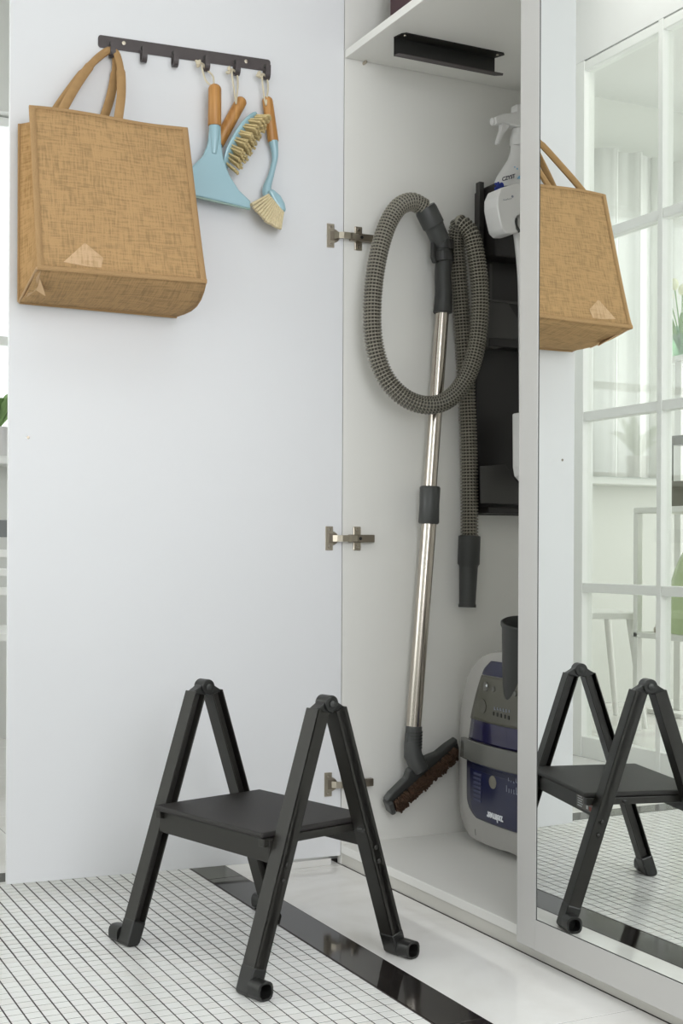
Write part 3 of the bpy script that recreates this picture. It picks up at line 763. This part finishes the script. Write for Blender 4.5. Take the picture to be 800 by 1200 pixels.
def panel(name, zb_, zt_, ins, off, m, thick=.002, n=14, rows=14, cb=0, ct=0):
    def f(u, v):
        z = zb_+(zt_-zb_)*v; xl = lx_at(z, ins)
        x_ = xl+(2*(XC-xl))*u; k = 1-(2*u-1)**2; z2 = z-cb*k*(1-v)-ct*k*v
        return Vector((x_, dome(x_, z2)-off, z2))
    o = obj(name, sheet(f, n, rows), m, cn, smooth=True); solid(o, thick); return o
def zz(px, py): return Y(px, py, .245).z
zf = lambda px, py: fpt(px, py, .002).z
panel('lower_panel', PE[0][1]+.001, zf(549.6, 886), 0, .002, NAVY, rows=30)
panel('tank_window', zf(552, 864), zf(553.6, 839), .002, .0012, NAVYT)
panel('control_panel', zf(553.6, 840), zf(568.7, 790), .0, .0025, OLIVE)
panel('top_panel', zf(569, 789), zf(578, 773), .0, .002, NAVY)
panel('bumper_band', zf(549, 886), zf(550, 863), -.018, .009, BAND, thick=.009)
panel('lower_vent', zf(550, 896), zf(550, 890), .012, .0035, mat('deep navy', (.006, .008, .03), .3), thick=.001)
RX = Vector((1, 0, 0)); UPZ = Vector((0, 0, 1))
def tanx(p): e = .01; return Vector((2*e, dome(p.x+e, p.z)-dome(p.x-e, p.z), 0)).normalized()
p = fpt(582, 956, .0035); text('print', 'zelmer', .0235, p, -tanx(p), -UPZ, PRINT, cn, shear=-.25, bold=.0007)
p = fpt(603, 916, .0035); strokes('print', p+UPZ*.008, tanx(p), UPZ, .026, .014, 4, PRINTG, cn, 3)
p = fpt(604, 922, .0035); strokes('print', p-UPZ*.004+RX*.012, tanx(p), UPZ, .066, .014, 9, PRINTG, cn, 5)
obj('badge', LT([(.014, 0), (.014, .002), (.011, .003)], fpt(580.5, 915, .002), (-.0, -1, 0), 24), mat('bronze badge', (.16, .15, .12), .35), cn, smooth=True)
bm = bmesh.new()
for q in range(7):
    p = fpt(562, 906+q*5, .0035); t = tanx(p); box(bm, (-.020, -.0004, -.0028), (.018, .0004, .0028), Matrix.Translation(p) @ Matrix(((t[0], 0, 0, 0), (t[1], 1, 0, 0), (0, 0, 1, 0), (0, 0, 0, 1))))
obj('fine_print', bm, mat('muted print', (.06, .065, .12), .5), cn)
for px, py, r_ in ((571.5, 803, .010), (580.5, 806, .006), (606, 811, .006)):
    obj('button', LT([(r_, 0), (r_, .002), (r_*.8, .004)], fpt(px, py, .003), (0, -1, 0), 18), BAND, cn, smooth=True)
p = fpt(571.5, 802, .008); obj('indicator', LT([(.003, 0), (.002, .001)], p, (0, -1, 0), 10), PRINT, cn)
for q in range(5):
    p = fpt(580+q*4.4, 834.5+q*1.2, .004); obj('indicator', B((p.x-.0025, p.y-.001, p.z-.004), (p.x+.0025, p.y+.002, p.z+.004)), BLACKP, cn)
p = fpt(590, 829, .0045); strokes('print', p, tanx(p), UPZ, .055, .013, 6, PRINTG, cn, 7)
p = fpt(567, 826, .004); obj('dial', LT([(.016, 0), (.016, .002), (.013, .003)], p, (0, -1, 0), 24), mat('dial bronze', (.085, .082, .065), .4), cn, smooth=True)
# hose socket: a wide tilted collar
so = Vector((.338, .255, .515)); si = Vector((.310, .266, .392)); axs = (so-si).normalized()
bm = bmesh.new()
obj('hose_socket', LT([(.020, -.03), (.034, -.01), (.041, .05), (.047, .150), (.050, .156), (.050, .162), (.047, .164), (.043, .155), (.036, .09)], si, axs, 36), GREYP, cn, smooth=True)
for pa, pb in (((544, 843), (551, 844)), ((541.5, 858), (546, 859))): obj('latch_seam', T_([Y(pa[0], pa[1], .279), Y(pb[0], pb[1], .275)], .0007, 6), SEAM, cn)
bm = bmesh.new(); pts = [fpt(559.5+q*.25, 970+q*2.5, .001) for q in range(4)]
obj('seam', T_(pts, .0005, 5), SEAM, cn)

# ================================================================== BLACK RACK ON THE SIDE PANEL
rk = thing('wall_rack', 'black metal organiser rack fixed to the wardrobe side panel', 'rack', (.0, .45, .78))
obj('back_plate', B((.0005, .342, .782), (.014, .565, 1.535)), RACKM, rk, bevel=.002)
obj('side_rail', B((.014, .337, 1.36), (.030, .350, 1.555)), RACKM2, rk, bevel=.001)
obj('top_bin', B((.014, .352, 1.375), (.075, .560, 1.545)), RACKM, rk, bevel=.006)
def cheek(pts, x_, t=.004):
    return prism(bmesh.new(), [S(px, py, x_) for px, py in pts], (t, 0, 0))
obj('bin_side', cheek(((567, 352), (590, 351), (607, 378), (612, 400), (575, 408), (567, 405)), .056), RACKM2, rk, bevel=.001)
obj('bin_side', cheek(((561, 545), (590, 542), (601, 560), (612, 572), (612, 590), (562, 588)), .056), RACKM2, rk, bevel=.001)
for z0_, z1_ in ((1.17, 1.19), (.785, .80)):
    obj('bin_floor', B((.014, .345, z0_), (.062, .565, z1_)), RACKM, rk, bevel=.002)
obj('front_lip', B((.056, .345, 1.272), (.062, .565, 1.278)), RACKM2, rk)
obj('side_rail', B((.014, .350, 1.28), (.055, .357, 1.36)), RACKM2, rk)
for yy, z_ in ((.37, .79), (.52, .79), (.37, 1.5)): obj('screw', LT([(.004, 0), (.003, .002)], (.014, yy, z_), (1, 0, 0), 10), NICKD, rk)

# white cordless appliance hung on the rack
def SX(px, py): return S(px, py, .128)
ap = thing('stick_vacuum', 'white plastic cordless appliance hanging on the black rack', 'vacuum cleaner', SX(600, 480))
pts = [(572, 226), (584, 214), (640, 199), (640, 262), (606, 270), (602, 272), (598, 262), (594, 256), (592, 262), (593, 272), (590, 275), (582, 275), (576, 268), (573, 255), (571, 238)]
pts = [(571, 232), (575, 222), (612, 211), (650, 205), (650, 262), (614, 250), (603, 250), (595, 254), (592, 260), (594, 270), (597, 273), (590, 275), (582, 275), (577, 270), (574, 258), (571, 243)]
bm = prism(bmesh.new(), [SX(a, c)-Vector((.028, 0, 0)) for a, c in pts], (.056, 0, 0)); obj('body', bm, WPLAST, ap, bevel=.008, seg=4)
hpts, _ = spline([SX(640, 245), SX(612, 251), SX(602, 258), SX(605, 285), SX(609, 330), SX(611, 420), SX(612, 490)], 26)
obj('handle', T_(hpts, .0105, 14), WPLAST, ap, smooth=True)
gp, _ = spline([SX(593.5, 257), SX(594, 266), SX(598, 273)], 8); obj('grip_pad', T_([q+Vector((.026, 0, 0)) for q in gp], .0035, 10), GREYP, ap, smooth=True)
gp, _ = spline([SX(604, 252), SX(604, 260), SX(607, 266)], 8); obj('grip_pad', T_([q+Vector((.027, 0, 0)) for q in gp], .0035, 10), GREYP, ap, smooth=True)
bm = prism(bmesh.new(), [SX(a, c)-Vector((.02, 0, 0)) for a, c in ((604, 482), (640, 480), (640, 560), (612, 562), (607, 556), (605, 545))], (.05, 0, 0)); obj('battery_foot', bm, WPLAST, ap, bevel=.004)
bm = prism(bmesh.new(), [SX(a, c)+Vector((.031, 0, 0)) for a, c in ((608, 551), (620, 551), (620, 558), (611, 558))], (.002, 0, 0)); obj('foot_pad', bm, GREYP2, ap)
q0 = SX(583, 235)+Vector((.0282, 0, 0)); rr_ = (SX(590, 233.5)-SX(576, 236.5)).normalized()
strokes('print', q0, rr_, Vector((0, 0, 1)), .022, .004, 9, PRINTG, ap, 9)
obj('emblem', LT([(.0028, 0), (.0028, .0004)], SX(588.5, 232)+Vector((.0280, 0, 0)), (1, 0, 0), 14), PRINTG, ap)

# spray bottle behind / above the appliance
def SB(px, py): return S(px, py, .062)
spb = thing('spray_bottle', 'white trigger spray bottle with blue printed label above the rack', 'spray bottle', SB(600, 232))
ring = []
secs = [(602, 221.5, 30, 30), (602, 217, 29.5, 30), (602, 208, 26, 28), (602.5, 196, 18.5, 24), (603.5, 186, 13, 20), (604, 176, 11.0, 13), (604, 166, 10.5, 12), (604, 160, 9.5, 11)]
bm = bmesh.new(); rg = []
for cx, cy, wl, th in secs:
    c = SB(cx, cy); k = 1/ (FPX/2.95) ; r_y = wl*k*1.08; r_x = th*k*.55
    rg.append([bm.verts.new(c+Vector((r_x*math.cos(2*PI*q/28), r_y*math.sin(2*PI*q/28), 0))) for q in range(28)])
for i in range(len(rg)-1):
    for q in range(28): bm.faces.new((rg[i][q], rg[i][(q+1) % 28], rg[i+1][(q+1) % 28], rg[i+1][q]))
bm.faces.new(rg[0][::-1]); bm.faces.new(rg[-1])
obj('bottle', bm, WPLAST, spb, smooth=True)
c = SB(604, 163); obj('cap', LT([(.0225, -.014), (.0225, .006), (.019, .016), (.017, .026)], c, (0, 0, 1), 28), WPLAST, spb, smooth=True)
bm = prism(bmesh.new(), [SB(a, c)-Vector((.012, 0, 0)) for a, c in ((573, 137), (580, 133.5), (592, 132), (597, 130), (597, 122), (640, 119), (640, 150), (612, 152), (606, 150), (590, 146), (584, 144), (574, 145))], (.024, 0, 0))
obj('trigger_head', bm, WPLAST, spb, bevel=.003)
bm = prism(bmesh.new(), [SB(a, c)-Vector((.007, 0, 0)) for a, c in ((582, 143), (592, 145), (589, 150), (584, 156), (579, 168), (577, 167), (577.5, 163), (581, 152))], (.014, 0, 0))
obj('trigger', bm, WPLAST, spb, bevel=.0015)
obj('nozzle', T_([SB(574, 141), SB(571.5, 141)], .0085, 16), WPLAST, spb, bevel=.001)
rr_ = (SB(601, 203.5)-SB(584, 208.5)).normalized(); ofs = Vector((.046*.62, 0, 0))
def SBX(px, py): return S(px, py, .0925)
text('print', 'CZYST', .0125, SBX(592, 206.5), rr_, Vector((0, 0, 1)), TXTD, spb, bold=.0003)
bm = bmesh.new()
for a, c, r_ in ((578, 220, .006), (581, 217, .008), (584, 215, .006), (580, 213, .0035), (577, 214, .003), (586, 218, .004)):
    lathe(bm, [(r_, 0), (r_*.9, .0008)], SBX(a, c), (1, 0, 0), 12)
obj('label_splash', bm, TXTB, spb)
bm = bmesh.new()
for a, c, r_ in ((605, 206, .004), (607, 203, .003), (602, 196, .0022), (599, 194, .0018), (603, 207, .002)): lathe(bm, [(r_, 0), (r_*.9, .0008)], SBX(a, c), (1, 0, 0), 12)
obj('label_drops', bm, TXTC, spb)

# ================================================================== STEP STOOL
e1 = Vector((.965, .262, 0)).normalized(); e2 = Vector((-e1[1], e1[0], 0)); SCN = Vector((.487, -.403, 0))+e1*.006
st = thing('step_stool', 'black folding metal step stool standing on the tiled floor', 'step stool', SCN)
def L3(a, b_, c): return SCN+e1*a+e2*b_+Vector((0, 0, c))
def lbox(bm, p, q):
    m_ = Matrix(((e1[0], e2[0], 0, SCN[0]), (e1[1], e2[1], 0, SCN[1]), (0, 0, 1, 0), (0, 0, 0, 1))); return box(bm, p, q, m_)
EA = .172; HWid = .016; LW = .0125
APZ = .436; FY = .160
for sd in (-1, 1):
    for ft in (-1, 1):
        bot = (ft*FY, .008); top = (ft*.019, APZ)
        d = Vector((top[0]-bot[0], top[1]-bot[1])); d.normalize(); pn = Vector((-d[1], d[0]))
        if pn[0]*ft < 0: pn = -pn
        inner = sd*(EA-HWid); outer = sd*(EA+HWid); wall_ = .0026*sd
        bm = bmesh.new()
        def seg_(e_a, e_b, w0, w1):
            pts = [(bot[0]+pn[0]*w0, bot[1]+pn[1]*w0), (bot[0]+pn[0]*w1, bot[1]+pn[1]*w1), (top[0]+pn[0]*w1, top[1]+pn[1]*w1), (top[0]+pn[0]*w0, top[1]+pn[1]*w0)]
            prism(bm, [L3(e_a, a, c) for a, c in pts], e1*(e_b-e_a))
        seg_(outer-wall_, outer, -LW, LW); seg_(inner, outer, LW-.0028, LW); seg_(inner, outer, -LW, -LW+.0028)
        seg_(sd*(EA-.004), outer, -LW*.6, LW*.6)
        leg = obj('leg', bm, BLACKM, st, bevel=.0008, seg=1)
        for q, zq in enumerate((.172, .196)):
            f = zq/(APZ); cy = bot[0]+(top[0]-bot[0])*f
            obj('bolt', LT([(.0045, 0), (.0042, .002), (.002, .0032)], L3(outer, cy, zq), e1*sd, 12), BLACKM, leg, smooth=True)
        # boot with sideways open stub
        bm = bmesh.new(); h_ = .034; f2 = h_/(APZ-.008)
        b2 = (bot[0]+(top[0]-bot[0])*f2, bot[1]+h_)
        w_ = LW+.0012; ea, eb = inner-.001*sd, outer+.001*sd
        pts = [(bot[0]-pn[0]*w_*.9, .004), (bot[0]-pn[0]*w_*.6, 0), (bot[0]+pn[0]*w_*.8, 0), (bot[0]+pn[0]*w_*1.15, .006), (b2[0]+pn[0]*w_, b2[1]+pn[1]*w_), (b2[0]-pn[0]*w_, b2[1]-pn[1]*w_)]
        prism(bm, [L3(ea, a, c) for a, c in pts], e1*(eb-ea))
        boot = obj('foot', bm, BLACKP, leg, bevel=.003, seg=2)
        # stub
        cy = bot[0]+pn[0]*.001; cz = .0152
        o8 = [(cy+.0150*math.copysign(abs(math.cos(q*PI/8+.2))**.7, math.cos(q*PI/8+.2)), cz+.0150*math.copysign(abs(math.sin(q*PI/8+.2))**.7, math.sin(q*PI/8+.2))) for q in range(16)]
        e_a, e_b = outer, outer+.028*sd
        bm = bmesh.new(); R0 = [bm.verts.new(L3(e_a, a, c)) for a, c in o8]; R1 = [bm.verts.new(L3(e_b, a, c)) for a, c in o8]
        i8 = [(cy+(a-cy)*.74, cz+(c-cz)*.74) for a, c in o8]
        R2 = [bm.verts.new(L3(e_b, a, c)) for a, c in i8]; R3 = [bm.verts.new(L3(e_a+.004*sd, a, c)) for a, c in i8]
        for A_, B_ in ((R0, R1), (R1, R2), (R2, R3)):
            for q in range(16): bm.faces.new((A_[q], A_[(q+1) % 16], B_[(q+1) % 16], B_[q]))
        bm.faces.new(R3); bm.faces.new(R0)
        obj('foot_stub', bm, BLACKP, leg, smooth=True)
    # knuckle joint at the apex
    kn = obj('hinge_knuckle', T_([L3(sd*EA-.014, 0, APZ+.010), L3(sd*EA+.014, 0, APZ+.010)], .0138, 28), BLACKP, st, bevel=.0015)
    for ft in (-1, 1):
        bm = bmesh.new()
        pts = [(ft*.003, APZ-.006), (ft*.0315, APZ-.001), (ft*.0305, APZ+.003), (ft*.020, APZ+.009), (ft*.010, APZ+.016), (ft*.002, APZ+.008)]
        prism(bm, [L3(sd*EA-.010, a, c) for a, c in pts], e1*(.020)); obj('end_cap', bm, BLACKP, kn, bevel=.0015)
    obj('pivot_pin', LT([(.006, 0), (.006, .002), (.003, .0035)], L3(sd*EA+.014, 0, APZ+.010), e1, 16), GREYP, kn, smooth=True)
    obj('pivot_pin', LT([(.006, 0), (.006, .002), (.003, .0035)], L3(sd*EA-.014, 0, APZ+.010), -e1, 16), GREYP, kn, smooth=True)
ZS = .245
SH = EA-HWid-.001
bm = bmesh.new(); lbox(bm, (-SH, -.122, ZS-.010), (SH, .118, ZS)); obj('seat', bm, SEATM, st, bevel=.004, seg=3)
for a_ in (-SH, SH-.014): obj('seat_frame', lbox(bmesh.new(), (a_, -.118, ZS-.024), (a_+.014, .114, ZS-.0103)), BLACKM, st, bevel=.0015)
bm = bmesh.new(); lbox(bm, (-SH-.002, -.1085, .195), (SH+.002, -.1000, ZS-.0115)); obj('crossbar', bm, BLACKM, st, bevel=.0015)
bm = bmesh.new(); lbox(bm, (-SH-.002, .086, .196), (SH+.002, .096, ZS-.012)); cb = obj('crossbar', bm, BLACKM, st, bevel=.0015)
bm = bmesh.new(); lbox(bm, (.06, .0962, .202), (.145, .0966, .228)); stk = obj('sticker', bm, STICK, cb)
bm = bmesh.new()
for q in range(5): lbox(bm, (.066, .0966, .205+q*.0045), (.066+.022+.004*(q % 2), .0968, .207+q*.0045))
lbox(bm, (.11, .0966, .206), (.118, .0968, .216))
obj('sticker_print', bm, PRINT, cb)
bm = bmesh.new(); lbox(bm, (.118, .0966, .217), (.140, .0968, .225)); lbox(bm, (.124, .0966, .205), (.140, .0968, .213)); obj('sticker_mark', bm, REDP, cb)
obj('catch', T_([L3(SH+.036, .055, ZS-.012), L3(SH+.048, .055, ZS-.012)], .004, 12), BLACKP, st)

# ================================================================== THE ROOM SEEN IN THE MIRROR AND THROUGH THE GAP
def curtain(y0, y1, lbl, nf):
    def f(u, v):
        yy = y0+(y1-y0)*u; return Vector((LX+.19+.022*math.sin(2*PI*nf*u)+.008*math.sin(2*PI*nf*2.3*u+1), yy, WZ0-.0+1.45*v))
    o = obj('curtain', sheet(f, nf*10, 3), RUBW, None, origin=(LX+.19, (y0+y1)/2, WZ0+.0), smooth=True); tag(o, lbl, 'curtain'); return solid(o, .002)
curtain(-3.30, -2.0, 'sheer white curtain reflected in the mirror behind the glass partition', 9)
# console with lower shelf
tb = thing('console_table', 'white console shelf seen in the mirror behind the glass partition', 'console', (-.6, -2.0, 0))
cy_ = -2.05
pl = M(742, 592, cy_); ztop = pl.z; zlow = M(742, 737, cy_).z; xl = pl.x
obj('top', B((xl, cy_-.34, ztop-.022), (xl+1.3, cy_, ztop)), WOODP, tb, bevel=.003)
obj('shelf', B((xl, cy_-.34, zlow-.022), (xl+1.3, cy_, zlow)), WOODP, tb, bevel=.003)
for xx in (xl, xl+1.275):
    for yy in (cy_-.34, cy_-.025): obj('leg', B((xx, yy, 0), (xx+.025, yy+.025, ztop-.022)), WOODP, tb, bevel=.002)
# green ribbed bowl lying on the lower shelf
gx = M(800, 700, cy_-.12); R_ = .115
bm = bmesh.new(); seg = 60; rg = []
for k in range(13):
    th = PI*k/24*1.0; r_ = .24*math.cos(th)+.01; h_ = (ztop-zlow-.08)*math.sin(th)
    rg.append([bm.verts.new((gx.x+.14+(r_*(1+.012*(q % 2)))*math.cos(2*PI*q/seg), cy_-.17+.55*r_*(1+.012*(q % 2))*math.sin(2*PI*q/seg), zlow+.001+h_)) for q in range(seg)])
for k in range(12):
    for q in range(seg): bm.faces.new((rg[k][q], rg[k][(q+1) % seg], rg[k+1][(q+1) % seg], rg[k+1][q]))
bm.faces.new(rg[0][::-1]); bm.faces.new(rg[-1])
o = obj('glass_dome', bm, GREENG, None, origin=(gx.x+.14, cy_-.17, zlow), smooth=True); tag(o, 'pale green ribbed glass dome on the lower shelf, seen in the mirror', 'bowl')
kx = M(771, 733, cy_-.05)
o = obj('small_jar', LT([(.012, 0), (.014, .01), (.012, .02), (.006, .024), (.008, .03)], (kx.x, cy_-.05, zlow), (0, 0, 1), 16), CHROME, None, origin=(kx.x, cy_-.05, zlow), smooth=True); tag(o, 'small silver lidded pot on the lower console shelf in the mirror', 'pot')
# dark lantern on the console
lx = M(788, 560, cy_-.10); lz1 = M(788, 508, cy_-.10).z
ln_ = thing('lantern', 'dark bronze framed lantern on the console, seen in the mirror', 'lantern', (lx.x+.09, cy_-.15, ztop))
lm = mat('bronze brown metal', (.13, .12, .085), .5)
bm = bmesh.new(); W_ = .2
box(bm, (lx.x, cy_-.25, lz1-.035), (lx.x+W_, cy_-.08, lz1)); obj('top', bm, lm, ln_, bevel=.002)
obj('base', B((lx.x, cy_-.25, ztop+.0005), (lx.x+W_, cy_-.08, ztop+.10)), lm, ln_, bevel=.002)
for xx in (lx.x, lx.x+W_-.012):
    for yy in (cy_-.25, cy_-.092): obj('post', B((xx, yy, ztop+.10), (xx+.012, yy+.012, lz1-.035)), lm, ln_)
obj('candle', LT([(.03, 0), (.03, .12), (.026, .124)], (lx.x+.055, cy_-.15, ztop+.10), (0, 0, 1), 20), mat('ice blue wax', (.62, .74, .78), .5), ln_, smooth=True)
# tulips in a vase on a tall white stand
vy = cy_-.50; vb = M(797, 416, vy)
sd_ = thing('plant_stand', 'slim white stand under the tulip vase, seen in the mirror', 'stand', (vb.x, vy, 0))
obj('top', B((vb.x-.07, vy-.07, vb.z-.018), (vb.x+.09, vy+.07, vb.z)), WOODP, sd_, bevel=.002)
obj('pole', B((vb.x-.01, vy-.01, .02), (vb.x+.03, vy+.03, vb.z-.018)), WOODP, sd_, bevel=.002)
obj('base', B((vb.x-.10, vy-.10, 0.0005), (vb.x+.12, vy+.10, .02)), WOODP, sd_, bevel=.003)
tv = thing('tulip_vase', 'cream tulips in a round green-tinted vase, seen in the mirror', 'vase', (vb.x, vy, vb.z))
obj('vase', LT([(.02, .0005), (.045, .012), (.052, .045), (.045, .085), (.028, .12), (.030, .135), (.026, .135), (.024, .12), (.04, .08), (.045, .045), (.03, .012)], (vb.x, vy, vb.z), (0, 0, 1), 28), VASEG, tv, smooth=True)
for q in range(7):
    an = q*2*PI/7+.4; tip = Vector((vb.x+.075*math.cos(an), vy+.06*math.sin(an), vb.z+.26+.03*math.sin(q*2.1)))
    b0_ = Vector((vb.x+.01*math.cos(an), vy+.01*math.sin(an), vb.z+.02))
    pts, _ = spline([b0_, b0_.lerp(tip, .5)+Vector((-.012*math.cos(an), -.01*math.sin(an), 0)), tip], 10)
    stm = obj('stem', T_(pts, .0028, 7), LEAF, tv, smooth=True)
    obj('flower', LT([(.006, -.004), (.017, .008), (.019, .022), (.014, .038), (.006, .046)], tip, (tip-b0_), 14), TULIP, stm, smooth=True)
    an2 = an+.4; lt = b0_+Vector((.09*math.cos(an2), .08*math.sin(an2), .13+.03*math.cos(q)))
    def lf(u, v, b0_=b0_, lt=lt, an2=an2):
        c = b0_.lerp(lt, v)+Vector((0, 0, .05*math.sin(PI*v)*.8)); w_ = .014*math.sin(PI*min(1, v*.92+.04)); sdv = Vector((-math.sin(an2), math.cos(an2), 0))
        return c+sdv*(u-.5)*2*w_ + Vector((0, 0, .004*abs(u-.5)))
    o = obj('leaf', sheet(lf, 2, 8), LEAF, tv, smooth=True); solid(o, .0008)
# chairs
def chair_parts(t, base, rz, seatm, backm):
    Mx = Matrix.Translation(base) @ Matrix.Rotation(rz, 4, 'Z')
    def lb(name, p, q, m, bev=.004): return obj(name, B(p, q, Mx), m, t, bevel=bev)
    lb('seat', (-.20, -.20, .43), (.20, .20, .455), seatm)
    for sx_ in (-1, 1):
        obj('leg', T_([Mx @ Vector((sx_*.17, -.17, .43)), Mx @ Vector((sx_*.21, -.22, 0.0))], [.016, .011], 12), seatm, t, smooth=True)
        obj('leg', T_([Mx @ Vector((sx_*.17, .17, .43)), Mx @ Vector((sx_*.20, .23, 0.0))], [.016, .011], 12), seatm, t, smooth=True)
        obj('back_post', T_([Mx @ Vector((sx_*.16, .18, .45)), Mx @ Vector((sx_*.18, .24, .76))], [.012, .010], 12), seatm, t, smooth=True)
    for zq in (.55, .61, .67): obj('back_slat', B((-.165, .205+(zq-.55)*.2, zq), (.165, .217+(zq-.55)*.2, zq+.025), Mx), seatm, t, bevel=.003)
    lb('back_rail', (-.20, .228, .735), (.20, .250, .79), backm)
pch = on(5, 700, (0, -.62, 0), (0, 1, 0))
ch = thing('dining_chair', 'white wooden chair with grey top rail in the room left of the door', 'chair', (-1.42, -.50, 0))
chair_parts(ch, Vector((-1.42, -.50, 0)), 1.2, WOODP, CHAIRG)
ch = thing('dining_chair', 'pale slatted chair behind the first pane of the partition in the mirror', 'chair', (-1.76, -2.0, 0))
chair_parts(ch, Vector((-1.76, -2.0, 0)), .4, WOODP, WOODP)
# leafy plant on the left sill
pb = Vector((LX+.06, -.30, WZ0))
pl_ = thing('potted_plant', 'green leafy potted plant on the window sill left of the door', 'plant', pb)
obj('pot', LT([(.04, .0005), (.055, .10), (.058, .105), (.050, .105), (.045, .09)], pb, (0, 0, 1), 24), WPLAST, pl_, smooth=True)
for q in range(16):
    an = q*2.4; r_ = .10+.05*random.random(); tipz = .16+.16*random.random()
    b0_ = pb+Vector((0, 0, .09)); lt = pb+Vector((abs(r_*math.cos(an))*.6, r_*math.sin(an)*1.3, tipz))
    def lf(u, v, b0_=b0_, lt=lt, an=an):
        c = b0_.lerp(lt, v)+Vector((0, 0, .04*math.sin(PI*v))); w_ = .020*max(0, math.sin(PI*min(1, v*.95+.02)))**1.5+.001; sdv = Vector((-math.sin(an), math.cos(an), .1))
        return c+sdv*(u-.5)*2*w_
    o = obj('leaf', sheet(lf, 2, 8), LEAF, pl_, smooth=True); solid(o, .0008)
